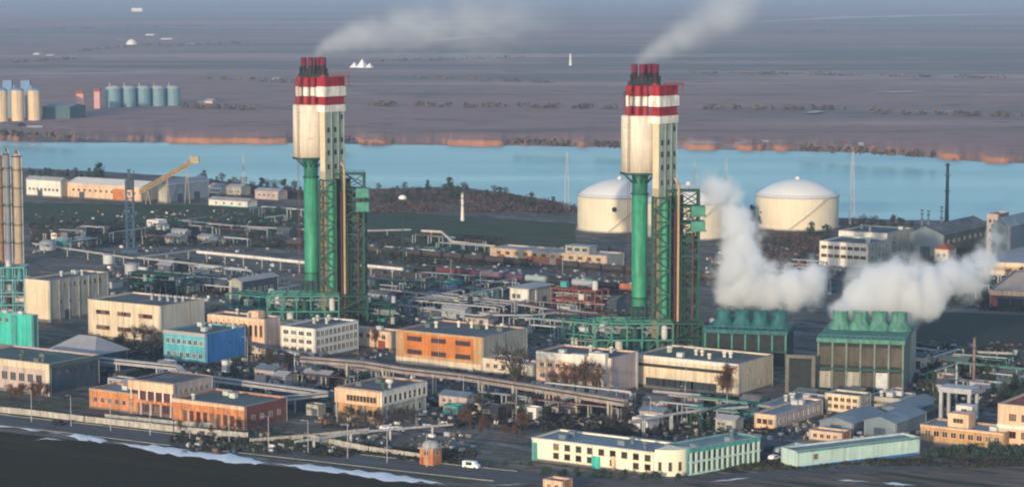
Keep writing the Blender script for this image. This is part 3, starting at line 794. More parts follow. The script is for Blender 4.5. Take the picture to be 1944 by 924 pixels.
for i in range(14):
    p, r = B.face('R', .03+.0731*i, .06*B.h); b = MB(); b.box(-.26,-.55,0,.26,.02,.80*B.h); b.build('column', m_ptl, B.root, p, r)
B.panel('floor_band', 'R', .01, 1, .455, .52, m_ptl, .62).panel('eaves', 'R', 0, 1, .84, .995, m_tealp, .5).panel('plinth', 'R', 0, 1, 0, .06, m_ptl, .3); B.rooftop(3, 15, m_roofb)
B = Bld('pale_teal_hall', 'long low pale teal hall along the road at the lower right', 'building', 1512, 889, 856, 1493, 1746, m_ptl, m_ptl, m_roofb, ang=-61, LX=7.5)
B.win('R', 1, 1, 1.4, 1.4, .1, .2, .4, .75, 1).win('R', 9, 1, 1.6, .9, .3, .95, .55, .8, 2, m_ptl, m_ptl).panel('plinth', 'R', 0, 1, 0, .12, m_blue, .1).panel('eaves', 'R', 0, 1, .9, .99, m_tealp, .3)
B = Bld('gatehouse', 'small pale teal gatehouse between colonnade wing and long low hall', 'building', 1524, 872, 850, 1490, 1545, m_ptl, m_tealp, m_roofg, LY=6); B.win('L', 3, 1, 1.2, 1.1, .1, .9, .4, .75, 1, m_ptl)
# --- right lower cluster
B = Bld('office_hut', 'cream two storey hut below the right cooling tower', 'building', 1632, 788, 752, 1566, 1653, m_cream, m_conc, m_roof); B.win('L', 5, 2, 1.3, 1.0, .05, .95, .18, .92, 2, m_ochre).win('R', 2, 2, 1, 1, .1, .9, .2, .9, 1)
B = Bld('low_shop', 'low peach shop with pinkish side and blue grey roof', 'building', 1472, 818, 788, 1432, 1562, m_peach, m_pinkg, m_roofb); B.win('L', 3, 1, 1.4, 1.4, .1, .9, .35, .75, 1, m_ochre).win('R', 9, 1, 1.2, 1.4, .04, .96, .35, .75, 1, m_whitew).rooftop(2, 17)
B = Bld('flat_store', 'wide flat store with blue grey roof behind the peach shop', 'building', 1500, 800, 775, 1438, 1575, m_conc, m_pinkg, m_roofb); B.rooftop(5, 18).win('L', 3, 1, 1.4, 1.2, .1, .9, .4, .75)
for i, (cx, yb, yt, xl, xr, lab) in enumerate(((1618, 826, 805, 1556, 1680, 'grey gabled hangar nearest the peach shop'), (1700, 832, 804, 1640, 1758, 'blue grey gabled hangar beside the orange bungalow'), (1722, 800, 783, 1660, 1785, 'pale blue gabled shed behind the blue grey hangar'))):
    B = Bld('hangar', lab, 'hangar', cx, yb, yt, xl, xr, m_roofb, m_roofb, m_roofb, roof_kind='gable_y', rise=1.5); B.door('L', .5, 3.4, 2.6)
B = Bld('kiosk', 'small ochre kiosk with orange brown end in front of the grey hangar', 'kiosk', 1598, 842, 822, 1536, 1612, m_peach, m_orange, m_roofb, LY=6); B.win('L', 4, 1, 1.1, 1, .08, .9, .35, .75)
B = Bld('teal_store', 'pale teal flat store under the right cooling tower', 'building', 1708, 782, 757, 1645, 1738, m_conc, m_ptl, m_roofg); B.door('L', .75, 3, 2.6).win('L', 4, 1, 1.3, 1, .05, .6, .4, .75).rooftop(3, 19)
B = Bld('bungalow', 'long orange bungalow with a square attic box at the right', 'building', 1905, 855, 822, 1747, 1960, m_ochre, m_ochre, m_roofb, LY=12)
B.win('L', 9, 1, 1.6, 1.6, .04, .97, .35, .78, 2, m_peach).panel('cornice', 'L', 0, 1, .9, .99, m_peach, .25); b = MB(); b.box(-3.2,-2.6,B.rz,3.2,2.6,B.rz+4.2); o = b.build('attic_box', m_peach, B.root, (-B.X*.18,-B.Y*.1,0)); link('window', win_mesh(3.0,1.2,3,m_ochre), o, (0,-2.6,B.rz+1.6), 0); B.rooftop(3, 20)
B = Bld('two_storey_house', 'peach two storey house with white string course at right frame edge', 'building', 1985, 858, 775, 1893, 2040, m_peach, m_pinkg, m_rust); B.win('L', 3, 2, 2.0, 1.8, .18, .95, .12, .92, 2, m_rust).panel('string_course', 'L', 0, 1, .46, .54, m_whitew, .3)
B = Bld('bottom_kiosk', 'little orange roofed box cut by the bottom edge beyond the road', 'kiosk', 1068, 940, 914, 1031, 1092, m_peach, m_brick, m_rust, LY=5); B.win('L', 2, 1, 1, 1, .1, .9, .4, .75)
# --- far left cluster on the peninsula
B = Bld('turquoise_block', 'bright turquoise clad block at the left edge with darker pilasters', 'building', 62, 664, 599, -40, 74, m_turq, m_tealp, m_roofg)
B.panel('dark_pilaster', 'L', .62, .72, 0, .97, m_tealp, .3).panel('dark_pilaster', 'L', .12, .2, 0, .97, m_tealp, .3).win('L', 3, 1, 2, 1.4, .2, .6, .7, .9).rooftop(3, 21)
B = Bld('white_warehouse', 'white warehouse on the peninsula right of the tall columns', 'warehouse', 116, 376, 344, 50, 132, m_whitew, m_conc, m_roofl, roof_kind='gable_x', rise=1.8); B.win('L', 8, 1, 1.8, 1.4, .05, .95, .3, .6).door('L', .4, 4, 4)
B = Bld('white_warehouse', 'long white roofed warehouse with an orange stained wall by the yellow conveyor', 'warehouse', 268, 384, 356, 128, 308, m_peach, m_conc, m_whitew, roof_kind='gable_x', rise=3.0); B.win('L', 12, 1, 1.8, 1.4, .05, .95, .4, .75).panel('rust_stain', 'L', .62, .78, .05, .8, m_orange, .05).door('L', .2, 4, 4)
B = Bld('silver_shed', 'silver blue sheet metal shed right of the yellow conveyor', 'shed', 318, 386, 352, 300, 397, m_conc, mat('silver_sheet', (.24,.29,.34), .5, .12, .1, .2), m_roofl, roof_kind='gable_y', rise=3); B.door('R', .3, 5, 5).door('R', .7, 5, 5)
for cx, yb, yt, xl, xr, lab, w in ((420, 372, 354, 397, 428, 'tiny white hut right of the silver shed', m_whitew), (458, 374, 356, 430, 470, 'pale grey hut on the shore below the tree belt', m_conc), (528, 381, 364, 484, 550, 'low pinkish house left of the first tower on the shore', m_pinkg), (470, 395, 383, 396, 490, 'low long white store on the grass below the shore huts', m_whitew)):
    B = Bld('shore_hut', lab, 'hut', cx, yb, yt, xl, xr, w, w, m_roofl, roof_kind='gable_x', rise=1.4, LY=9); B.win('L', 4, 1, 1.3, 1.1, .1, .9, .35, .75)
# --- middle
B = Bld('rail_warehouse', 'long beige warehouse with roof lantern behind the tank wagons', 'warehouse', 1152, 512, 486, 930, 1205, mat('sandy_render', (.52,.40,.28), .9, .14, .15, .25), m_conc, m_roofl, LY=16)
B.win('L', 12, 1, 2.2, 1.3, .04, .97, .55, .85, 3, m_ochre).panel('brown_patch', 'L', .3, .52, .1, .6, m_brick, .05)
for a in (.1, .35, .6, .85): B.door('L', a, 3.4, 3.6, m_rust)
b = MB(); b.box(-6.5,-3.5,B.rz,6.5,3.5,B.rz+3.4); o = b.build('roof_lantern', m_conc, B.root, (B.X*.42,0,0)); b = MB(); b.box(-7,-4,B.rz+3.4,7,4,B.rz+3.7); b.build('lantern_roof', m_roofl, o)
for k in range(3): link('window', win_mesh(2.6,1.5,2), o, (-4.2+4.2*k,-3.5,B.rz+1.2), 0)
B = Bld('switch_house', 'white switch house with flat canopy beside the dark sheds', 'building', 1003, 582, 550, 968, 1046, m_whitew, m_conc, m_roofl); B.win('L', 2, 1, 1.6, 1.8, .1, .6, .4, .75).door('R', .7, 2.6, 3).panel('pier', 'R', .3, .38, 0, 1, m_whitew, .3); b = MB(); b.box(-B.X-1,-B.Y-1,B.h+.2,B.X+1,B.Y+1.5,B.h+.6); b.build('canopy', m_roofl, B.root)
B = Bld('frame_house', 'grey framed house with dark end left of first tower foot', 'building', 459, 592, 535, 435, 516, m_conc, m_navy, m_roofl, LY=24, roof_kind='gable_y', rise=1.2); B.panel('dark_infill', 'L', .2, .8, .08, .8, m_navy, .05).win('R', 5, 1, 1.6, 1.6, .1, .9, .55, .8)
# --- right upper cluster
B = Bld('white_office', 'white office with two ribbon window rows beyond the left cooling tower', 'building', 1647, 517, 463, 1555, 1690, m_whitew, m_conc, m_roof); B.win('L', 7, 2, 2.6, 1.4, .03, .97, .35, .95, 3, m_ochre).panel('plinth', 'L', 0, 1, 0, .14, m_conc, .1).rooftop(2, 22).win('R', 5, 2, 1.6, 1.4, .1, .9, .35, .95)
B = Bld('control_block', 'pale block with cream upper storey just behind the white office', 'building', 1684, 496, 443, 1592, 1732, m_cream, m_conc, m_roof); B.panel('top_storey', 'L', 0, 1, .62, .99, m_whitew, .3).win('R', 3, 2, 1.6, 1.4, .1, .9, .15, .8, 2).rooftop(3, 23)
B = Bld('storage_hall', 'dark grey gabled storage hall left of the brown head tower', 'hall', 1790, 490, 447, 1722, 1880, m_roofb, m_roofg, m_roof, roof_kind='gable_y', rise=4); B.win('R', 8, 1, 2, 1.6, .05, .95, .55, .8).door('L', .5, 5, 5)
B = Bld('head_tower', 'brown rusty transfer tower rising above the storage hall roofs', 'tower', 1893, 490, 407, 1872, 1914, m_pinkg, mat('brown_sheet', (.20,.13,.11), .8, .25, .3, .3), m_rust); B.win('L', 2, 3, 1.2, 1.4, .1, .9, .3, .95, 1)
B = Bld('storage_hall', 'dark blue storage hall with long plain side at the right edge', 'hall', 1915, 500, 430, 1880, 2080, m_navy, mat('slate_sheet', (.10,.14,.19), .7, .15, .1, .2), m_roofb, roof_kind='gable_y', rise=4)
B = Bld('tan_hut', 'small tan hut with brown roof in front of the storage hall', 'hut', 1800, 500, 474, 1774, 1814, m_cream, m_conc, m_rust, roof_kind='hip', rise=2.4); B.win('L', 2, 1, 1.2, 1.2, .1, .9, .4, .75)
B = Bld('long_cream_building', 'long cream building with brown window ribbon at the right edge', 'building', 2030, 532, 503, 1868, 2070, m_cream, m_conc, m_roofl, ang=-20); B.panel('window_ribbon', 'L', .1, .98, .45, .72, m_ochre, .06).win('L', 16, 1, 1.6, 1.2, .1, .98, .42, .76, 2)
B = Bld('wagon_shed', 'low maroon ended wagon shed with pale roof edge at right', 'shed', 2020, 590, 556, 1878, 2060, m_navy, m_rust, m_peach, ang=-20); B.panel('fascia', 'L', 0, 1, .72, .99, m_peach, .4).panel('maroon_end', 'L', 0, .1, 0, .7, m_rust, .1)
for k in range(5): B.door('L', .2+.17*k, 4.5, 4, m_dark)
# ================================================================== tanks, silos, coolers, wagons, pipes
m_tank = mat('cream_tank_paint', (0.70, 0.63, 0.49), 0.6, 0.06, 0.06, 0.10)
m_dome = mat('pale_dome_paint', (0.74, 0.74, 0.70), 0.55, 0.05, 0.06)
def storage_tank(cx, d_y, r, h, label, rise):
    c = G(cx, d_y)
    t = thing('storage_tank', label, 'storage tank', c, 0, 'ammonia storage tanks')
    b = MB(); b.lathe([(r,0),(r,h)], n=64); b.build('shell', m_tank, t)
    R_ = (r*r + rise*rise)/(2*rise); prof = []
    for i in range(9):
        q = (r+.4)*(1 - i/8); prof.append((max(q, .01), h + math.sqrt(max(R_*R_ - q*q, 0)) - (R_ - rise)))
    b = MB(); b.lathe(prof, n=64); b.build('dome', m_dome, t)
    b = MB(); b.lathe([(r,h-.5),(r+.5,h-.5),(r+.5,h+.15),(r,h+.15)], n=64, smooth=False)
    for k in range(60):
        a = 2*math.pi*k/60; b.bar(((r+.45)*math.cos(a),(r+.45)*math.sin(a),h),((r+.45)*math.cos(a),(r+.45)*math.sin(a),h+1.2),.10)
    b.lathe([(r+.4,h+1.15),(r+.5,h+1.15),(r+.5,h+1.3),(r+.4,h+1.3)], n=64, smooth=False); b.build('rim_rail', m_steel, t)
    st = MB()
    for k in range(28):
        a = -1.9 + k*.035; q = r+.7; st.box(q*math.cos(a)-.6,q*math.sin(a)-.6,h*k/28,q*math.cos(a)+.6,q*math.sin(a)+.6,h*k/28+.25)
    st.build('spiral_stair', m_steel, t)
    b = MB(); b.tube((0,0,h+rise-.3),(0,0,h+rise+1.6),1.3,n=14); b.build('dome_hatch', m_pale, t)
    b = MB(); b.tube((-2.5-1.3,-r-.5,h*.68),(-2.5-1.3,-r+2.2,h*.68),1.35,n=16)
    if 'hatch' in label: b.build('side_hatch', m_dark, t)
    b = MB(); b.lathe([(r+.01,0),(r+.9,0),(r+.9,.7),(r+.01,.7)], n=48, smooth=False); b.build('foundation_ring', m_conc, t)
    return t
storage_tank(1176, 434, 22.8, 18.5, 'cream domed tank with a dark round side hatch left of the second tower', 8.5)
storage_tank(1306, 447, 22.6, 18.5, 'cream domed tank half hidden in steam right of the second tower', 8.5)
storage_tank(1513, 430, 22.6, 17.5, 'greyish cream domed tank standing clear right of the rising steam', 8.5)

m_silo = mat('cream_silo_concrete', (0.66, 0.50, 0.33), 0.9, 0.1, 0.08, 0.15)
m_silot = mat('teal_silo_steel', (0.15, 0.27, 0.33), 0.6, 0.12, 0.08, 0.15)
m_silob = mat('blue_silo_top', (0.14, 0.25, 0.42), 0.7, 0.12, 0.1)
m_silop = mat('pink_tower_paint', (0.55, 0.30, 0.28), 0.8, 0.1, 0.1)
def silo(px, yb, yt, wpx, m, label, group, top=None):
    p = G(px, yb); s = pxm(p); h = (yb - yt)/s; r = wpx/2/s
    t = thing('silo', label, 'silo', p, 0, group)
    b = MB(); b.lathe([(r,0),(r,h)], n=20); b.build('barrel', m, t)
    b = MB(); b.lathe([(r+.25,h),(r+.25,h+.4),(r*.5,h+r*.35),(.01,h+r*.38)], n=20); b.build('cap', top or m_roofl, t)
    b = MB(); b.tube((-r*.4,-r*.4,h+r*.2),(-r*.4,-r*.4,h+r*.38+2.6),.5,n=6); b.tube((r*.2,-r*.9,0),(r*.2,-r-.3,h),.3,n=5); b.build('filling_pipe', m_steel, t)
    return t, p, h, r
for i, (px, lab) in enumerate(((3, 'cream silo at the left frame edge of the grain terminal'), (34, 'middle cream silo between two blue headed cream silos'), (66, 'cream silo nearest the low blue shed of the grain terminal'))):
    t, p, h, r = silo(px, 242 - i*1, 172, 25, m_silo, lab, 'cream silos of the grain terminal', m_silob)
for px, lab in ((17, 'narrow blue headed lift tower between the first two cream silos'), (51, 'narrow blue headed lift tower between the two right cream silos')):
    p = G(px, 236); s = pxm(p); t = thing('lift_tower', lab, 'tower', p, 0, 'blue headed lift towers')
    b = MB(); b.box(-3.0,-3,0,3.0,3,30); b.build('shaft', m_silot, t); b = MB(); b.box(-4.2,-4.2,30,4.2,4.2,41); b.build('head', m_silob, t)
for i, px in enumerate((216, 244, 272, 300, 328)):
    silo(px, 216 - i*1, 168, 30, m_silot, ('teal silo next to the pink lift towers', 'second teal silo from the pink lift towers', 'middle one of five teal silos', 'second teal silo from the small cream houses', 'teal silo nearest the small cream houses')[i], 'teal silos of the grain terminal')
for px, yb, yt, w, lab in ((153, 232, 178, 13, 'taller pink lift tower beside the low blue shed'), (185, 218, 174, 11, 'thin pink lift tower beside the teal silos')):
    p = G(px, yb); s = pxm(p); h = (yb-yt)/s; t = thing('lift_tower', lab, 'tower', p, 0)
    b = MB(); b.box(-w/2/s,-2,0,w/2/s,2,h); b.build('shaft', m_silop, t); b = MB(); b.box(-w/2/s-.6,-2.6,h,w/2/s+.6,2.6,h+3); b.build('head', m_rust, t)
def simple_house(px, yb, yt, wpx, wall, roof, label, depth=10, ang=-20, kind='house', rise=2.0, grp=None):
    p = G(px + wpx/2, yb)
    B = Bld(kind, label, kind.replace('_', ' '), px + wpx*.32, yb, yt, px - wpx/2, px + wpx/2, wall, wall, roof, ang=ang, roof_kind='gable_x', rise=rise, LY=depth, group=grp)
    B.win('L', 4, 1, 1.6, 1.4, .1, .9, .35, .75); return B
simple_house(112, 238, 204, 62, mat('slate_teal_sheet', (.06,.12,.14), .7, .15, .1, .2), m_roofb, 'low blue shed of the grain terminal between cream silos and pink towers', 30, kind='shed')
simple_house(392, 208, 192, 34, m_peach, m_roofl, 'small cream house right of the teal silos', 12)
simple_house(345, 214, 206, 22, m_whitew, m_roofl, 'flat white hut at the foot of the last teal silo', 8, kind='hut')
simple_house(66, 254, 244, 34, m_whitew, m_roofl, 'small pale hut below the cream silos by the water', 8, kind='hut')
simple_house(115, 253, 246, 28, m_conc, m_roofl, 'long pale hut below the blue terminal shed', 8, kind='hut')
simple_house(20, 252, 238, 40, m_navy, m_roof, 'dark low shed before the first cream silos', 14, kind='shed')
simple_house(523, 162, 151, 14, m_whitew, m_roofl, 'lone white hut on the plain left of the first tower top', 12, kind='hut')
simple_house(560, 158, 150, 12, m_cream, m_roofl, 'little cream hut just behind the first tower top', 12, kind='hut')
for px, yb, yt, w, lab in ((286, 74, 66, 20, 'pale far farm building right of the white dome'), (228, 84, 78, 22, 'low far farm building left of the white dome'), (318, 82, 74, 26, 'greyish far farm building in the village right of the white dome'), (360, 92, 85, 16, 'last far farm building of the dome village'), (262, 26, 16, 24, 'pale far building near the top edge above the white dome'), (70, 112, 102, 14, 'small far hut above the cream silos'), (96, 114, 105, 16, 'second far hut above the lift towers')):
    simple_house(px, yb, yt, w, m_whitew, m_roofl, lab, 26, kind='farm_building')
p = G(250, 92); t = thing('domed_hall', 'bright white dome far out on the plain', 'dome', p)
s = pxm(p); r = 11/s; MB().lathe([(r,0),(r,r*.4),(r*.92,r*.9),(r*.7,r*1.25),(r*.35,r*1.5),(.01,r*1.6)], n=24).build('dome', m_whitew, t); MB().lathe([(r+.01,0),(r*1.25,0),(r*1.25,r*.25),(r+.01,r*.25)], n=24, smooth=False).build('plinth', m_whitew, t)
p = G(686, 138); s = pxm(p); t = thing('pointed_shed', 'white peaked open shed right of the first tower top', 'shed', p, -25)
b = MB(); w = 24/s; d = 12; h = 26/s
for k, (x, hh) in enumerate(((-w*.6, h*.75), (w*.1, h), (w*.75, h*.7))):
    b.add([(x-w*.55,-d,0),(x+w*.55,-d,0),(x+w*.55,d,0),(x-w*.55,d,0),(x,0,hh)], [(0,1,4),(1,2,4),(2,3,4),(3,0,4)])
b.build('roof', mat('bright_sheet_white', (.80,.80,.80), .5, .12, .05), t)
b = MB(); b.box(-w*1.1,-d*1.02,0,w*1.25,d*1.02,h*.12); b.build('base_wall', m_whitew, t)
p = G(1083, 134); s = pxm(p); t = thing('obelisk', 'slender white obelisk on the plain left of the second tower top', 'obelisk', p)
b = MB(); b.tube((0,0,2),(0,0,32/s),7/2/s,3.5/2/s,n=4); b.build('shaft', m_whitew, t); b = MB(); b.box(-5,-5,0,5,5,2); b.build('plinth', m_whitew, t)
# houses on the far bluff
hb = [(1385,281),(1398,281),(1411,282),(1424,282),(1437,283),(1452,283),(1602,286),(1618,284),(1634,287),(1792,291),(1806,290),(1820,292),(1858,297),(1876,298),(1895,299),(1912,300),(1930,301),(880,266),(930,269),(1108,276),(1310,279),(1350,280)]
hw = ['rust walled','pale walled','peach walled','pinkish','cream']
for i, (px, y) in enumerate(hb):
    m = [m_peach, m_whitew, m_ochre, m_pinkg, m_cream][i % 5]
    simple_house(px, y-4, y-10, 9 + (i*7) % 6, m, [m_rust, m_roof, m_roofl][i % 3], 'small house on the bluff edge of the far shore', 9, kind='shore_house', rise=2.2, grp='houses along the far shore bluff')

# ---------------- cooling towers
def cooling_tower(B, n, m_stack, x0, x1, rtop, rbase, hs, m_lou, label_cols):
    X, Y, h = B.X, B.Y, B.h
    dk = MB(); dk.box(-X-.5,-Y-.5,h+.15,X+.5,Y+.5,h+1.5); dk.build('fan_deck', m_stack, B.root)
    for i in range(n):
        x = -X + 2*X*(x0 + (x1-x0)*(i+.5)/n)
        s = MB(); z = h+1.5
        s.lathe([(rbase,z),(rbase*.9,z+hs*.15),(rtop*.93,z+hs*.55),(rtop,z+hs),(rtop*.9,z+hs),(rtop*.82,z+hs*.5),(rtop*.8,z+.2)], c=(x,0), n=24)
        o = s.build('fan_stack', m_stack, B.root)
        f = MB()
        for k in range(6):
            a = k*math.pi/3; f.bar((x,0,z+hs*.6),(x+rtop*.8*math.cos(a),rtop*.8*math.sin(a),z+hs*.62),.5,.1)
        f.build('fan', m_dark, o)
    nb = 6
    for i in range(nb+1):
        p, r = B.face('L', .005+.99*i/nb, 0); c = MB(); c.box(-.3,-.6,0,.3,.02,h); c.build('column', label_cols, B.root, p, r)
    for i in range(nb):
        for z0, z1, m in ((.55,.93,m_lou),(.08,.42,m_pale if i % 3 == 1 else m_conc)):
            B.panel('louvre_panel', 'L', i/nb+.015, (i+1)/nb-.015, z0, z1, m if (i+z0*10) % 2 < 1.4 else m_lou, .25)
    for j in range(4): B.panel('walkway_beam', 'L', 0, 1, .46+.0*j, .5, m_dg, .9) if j == 0 else None
    rl = MB()
    for k in range(14):
        x = -X + 2*X*k/13; rl.bar((x,-Y-.4,h+1.5),(x,-Y-.4,h+2.6),.12)
    rl.bar((-X,-Y-.4,h+2.6),(X,-Y-.4,h+2.6),.12); rl.build('handrail', m_tg, B.root)
m_lou = mat('brown_louvres', (0.085, 0.08, 0.065), 0.9, 0.3, 0.3, 0.3)
m_fan = mat('mint_fan_stack', (0.085, 0.24, 0.19), 0.7, 0.3, 0.35, 0.45)
m_fan2 = mat('teal_fan_stack', (0.025, 0.13, 0.14), 0.7, 0.3, 0.35, 0.45)
B = Bld('cooling_tower', 'cooling tower with four mint fan stacks under the right steam cloud', 'cooling tower', 1714, 748, 655, 1552, 1736, m_dark, mat('faded_green_grey', (.17,.21,.18), .8, .25, .3, .3), m_roof, ang=-14, plain=True)
cooling_tower(B, 4, m_fan, .05, .99, 2.7, 4.2, 6.0, m_lou, mat('faded_green_grey', (.17,.21,.18), .8, .25, .3, .3)); CT2 = B
B.panel('corner_pier', 'R', .55, 1, 0, .98, m_conc, .4)
B = Bld('cooling_tower', 'dark cooling tower with teal fan stacks under the left steam cloud', 'cooling tower', 1492, 696, 637, 1338, 1506, m_dark, m_dark, m_roof, ang=-14, plain=True)
cooling_tower(B, 4, m_fan2, .06, .99, 2.7, 4.1, 5.6, m_dark, m_tg); CT1 = B
p = G(1515, 745); t = thing('concrete_portal', 'pale concrete portal left of the mint cooling tower', 'portal', p, -14)
b = MB()
for x in (-3.6, 5.0): b.box(x-.6,-.6,0,x+.6,.6,11.5)
b.box(-4.2,-.7,11.5,5.6,.7,12.6); b.build('portal', m_base, t); b = MB(); b.box(-3.0,-.3,0,4.4,.3,11); b.build('infill_wall', m_dark, t)
p = G(1820, 795); t = thing('loading_gantry', 'pale grey loading gantry behind the small white tank cabin', 'gantry', p, GRID)
b = MB()
for x in (-4.6, 4.6):
    for y in (-3, 3): b.box(x-.5,y-.5,0,x+.5,y+.5,8.6)
b.box(-5.4,-3.6,8.6,5.4,3.6,10.2); b.build('portal', m_steel, t)
p = G(1834, 815); t = thing('cabin_on_legs', 'small bright white cabin on legs above the orange bungalow', 'cabin', p, GRID)
b = MB(); b.box(-2.6,-2,4.4,2.6,2,7.6); b.build('cabin', m_whitew, t)
b = MB()
for x in (-2.2,2.2):
    for y in (-1.6,1.6): b.bar((x,y,0),(x,y,4.4),.3)
b.build('legs', m_steel, t); link('window', win_mesh(1.6,1.0,2), t, (0,-2,5.6), 0)

# ---------------- distillation columns at the left edge
def dist_column(px, yb, yt, wpx, m, label):
    p = G(px, yb); s = pxm(p); h = zat(p, yt); r = wpx/2/s
    t = thing('distillation_column', label, 'column', p, 0, 'columns at the left edge')
    b = MB(); b.lathe([(r*1.25,0),(r*1.1,3),(r,3.2),(r,h-1),(r*.7,h),(.01,h+.4)], n=18); b.build('shell', m, t)
    for k in range(1, 6):
        z = h*k/6+1.0; b = MB(); b.lathe([(r,z),(r+1.0,z),(r+1.0,z+.25),(r,z+.25)], n=18, smooth=False)
        for j in range(10): a = j*math.pi/5; b.bar(((r+.95)*math.cos(a),(r+.95)*math.sin(a),z),((r+.95)*math.cos(a),(r+.95)*math.sin(a),z+1.2),.1)
        b.build('platform', m_dg, t)
    b = MB(); b.path([(r+.6,-.8,0),(r+.6,-.8,h-2),(r*.3,-.3,h+1.5)], .3, 8); b.build('riser_pipe', m_steel, t)
    b = MB(); b.box(-r*1.1,-r*1.1,h-1.5,r*1.1,r*1.1,h-.9); b.box(-.5,-.5,h,.5,.5,h+1.6); b.build('head', m_dark, t)
    return t
dist_column(3, 498, 292, 11, mat('brown_column', (.28,.16,.09), .7, .2, .2, .3), 'brown column cut by the left frame edge')
dist_column(17, 500, 288, 11, mat('slate_column', (.20,.22,.26), .6, .15, .2, .25), 'slate grey column between the brown and tan columns')
dist_column(36, 500, 292, 15, mat('tan_column', (.42,.32,.22), .6, .15, .2, .3), 'tan column with dark head standing inmost of the left columns')
def process_frame(px, yb, nx, ny, nz, bay, hz, label, m, seed, ang=GRID, cat='process structure', fill=.6):
    p = G(px, yb); t = thing('process_structure', label, cat, p, ang)
    b = MB(); w, d = nx*bay, ny*bay
    for i in range(nx+1):
        for j in range(ny+1): b.bar((i*bay,j*bay,0),(i*bay,j*bay,nz*hz),.4)
    for k in range(1, nz+1):
        for j in range(ny+1): b.bar((-.2,j*bay,k*hz),(w+.2,j*bay,k*hz),.36,.45)
        for i in range(nx+1): b.bar((i*bay,0,k*hz),(i*bay,d,k*hz),.3,.4)
    for i in range(0, nx, 2): b.bar((i*bay,0,0),((i+1)*bay,0,hz),.22)
    b.build('frame', m, t)
    rr = random.Random(seed)
    for k in range(nz+1):
        if k: c = MB(); c.box(.2,.2,k*hz-.12,w-.2,d-.2,k*hz-.04); c.build('deck', m_dark, t)
        for i in range(nx):
            if rr.random() > fill or k == nz and rr.random() > .4: continue
            z = k*hz + .05; x = (i+.5)*bay; y = rr.uniform(.25,.7)*d; q = rr.random(); c = MB(); mm = rr.choice((m_pale, m_dg, m_dark, m_steel, m_tealp))
            if q < .5: r = rr.uniform(.7,1.4); hh = rr.uniform(2,hz*.85); c.lathe([(r,z),(r,z+hh),(r*.5,z+hh+.4),(.01,z+hh+.45)], c=(x,y), n=12); c.build('vessel', mm, t)
            elif q < .8: r = rr.uniform(.6,1.1); c.tube((x-bay*.4,y,z+r+.4),(x+bay*.4,y,z+r+.4),r,n=12); c.build('heat_exchanger', mm, t)
            else: c.box(x-1.5,y-1.2,z,x+1.5,y+1.2,z+2.4); c.build('pump_set', mm, t)
    pp = MB()
    for k in range(5): y = rr.uniform(0,d); z = rr.uniform(1,nz*hz); pp.tube((-1.5,y,z),(w+1.5,y,z),.2,n=6)
    pp.build('piping', m_steel, t)
    return t
process_frame(-18, 602, 3, 2, 4, 4.6, 5.0, 'cyan and grey process frame at the left edge above the turquoise block', mat('cyan_steel', (.12,.34,.38), .6, .2, .3), 31, 0, fill=.9)
process_frame(432, 600, 5, 2, 2, 5.5, 4.6, 'green steel process frame left of the first tower foot', m_tg, 32)
process_frame(662, 612, 4, 2, 2, 5.0, 4.2, 'dark process frame with pale vessels right of the first tower', m_dg, 33, fill=.9)
process_frame(1068, 655, 4, 2, 2, 5.0, 4.6, 'green process frame with tanks left of the second tower foot', m_tg, 34)
process_frame(1330, 665, 3, 2, 2, 4.6, 4.6, 'dark green frame between second tower and teal cooling tower', m_dg, 35)
process_frame(778, 590, 7, 2, 1, 6.0, 4.6, 'grey low process frame behind the orange building roof', m_steel, 36)
process_frame(1048, 585, 4, 2, 2, 5.2, 4.2, 'brownish process frame right of the white switch house', m_rust, 37)
process_frame(245, 555, 5, 2, 2, 5.5, 4.4, 'dark green process frame behind the cream three bay building', m_dg, 38)
process_frame(1740, 560, 4, 2, 2, 5.2, 4.4, 'dark frame in the steam behind the mint cooling tower', m_dg, 39)

for T in (T1, T2): FOOT.append((T.location.x+2.5, T.location.y-4, 1, 0, 20, 10))
# ---------------- tank wagons
def wagon_mesh():
    t = thing('tank_wagon', 'x', 'tank wagon', (0,0,0), 0, 'tank wagons standing in a row')
    b = MB(); b.tube((-5.2,0,2.75),(5.2,0,2.75),1.5,n=16); b.tube((-5.6,0,2.75),(-5.2,0,2.75),1.0,1.5,n=16); b.tube((5.2,0,2.75),(5.6,0,2.75),1.5,1.0,n=16); b.build('barrel', m_dark, t)
    b = MB(); b.tube((0,0,4.1),(0,0,4.85),.7,n=10); b.box(-1.6,-.6,4.3,1.6,.6,4.4); b.build('dome_hatch', m_steel, t)
    b = MB(); b.box(-6,-1.3,.95,6,1.3,1.3); b.build('underframe', m_dark, t)
    for x in (-4.2, 4.2):
        b = MB()
        for dx in (-.95,.95):
            for y in (-.85,.75): b.tube((x+dx,y,.48),(x+dx,y+.1,.48),.48,n=12)
        b.box(x-1.6,-.95,.35,x+1.6,.95,.8); b.build('bogie', m_dark, t)
    return t
wcol = [('dark grey', m_dark), ('maroon', m_maroon), ('pinkish red', m_silop), ('plum', mat('plum_paint', (.10,.05,.09), .6, .2, .3)), ('pale grey', m_steel), ('light teal grey', mat('tank_teal_grey', (.30,.38,.37), .6, .2, .3)), ('white grey', m_pale), ('rust orange', mat('rust_orange_paint', (.42,.14,.07), .7, .25, .3)), ('black', mat('black_paint', (.012,.012,.013), .5, .2, .3))]
u, v = axes(-36)
p0 = G(806, 521)
seq = [0, 1, 1, 2, 3, 5, 0, 4, 8, 7, 0]
base_w = wagon_mesh()
nth = 'first second third fourth fifth sixth seventh eighth ninth tenth last'.split()
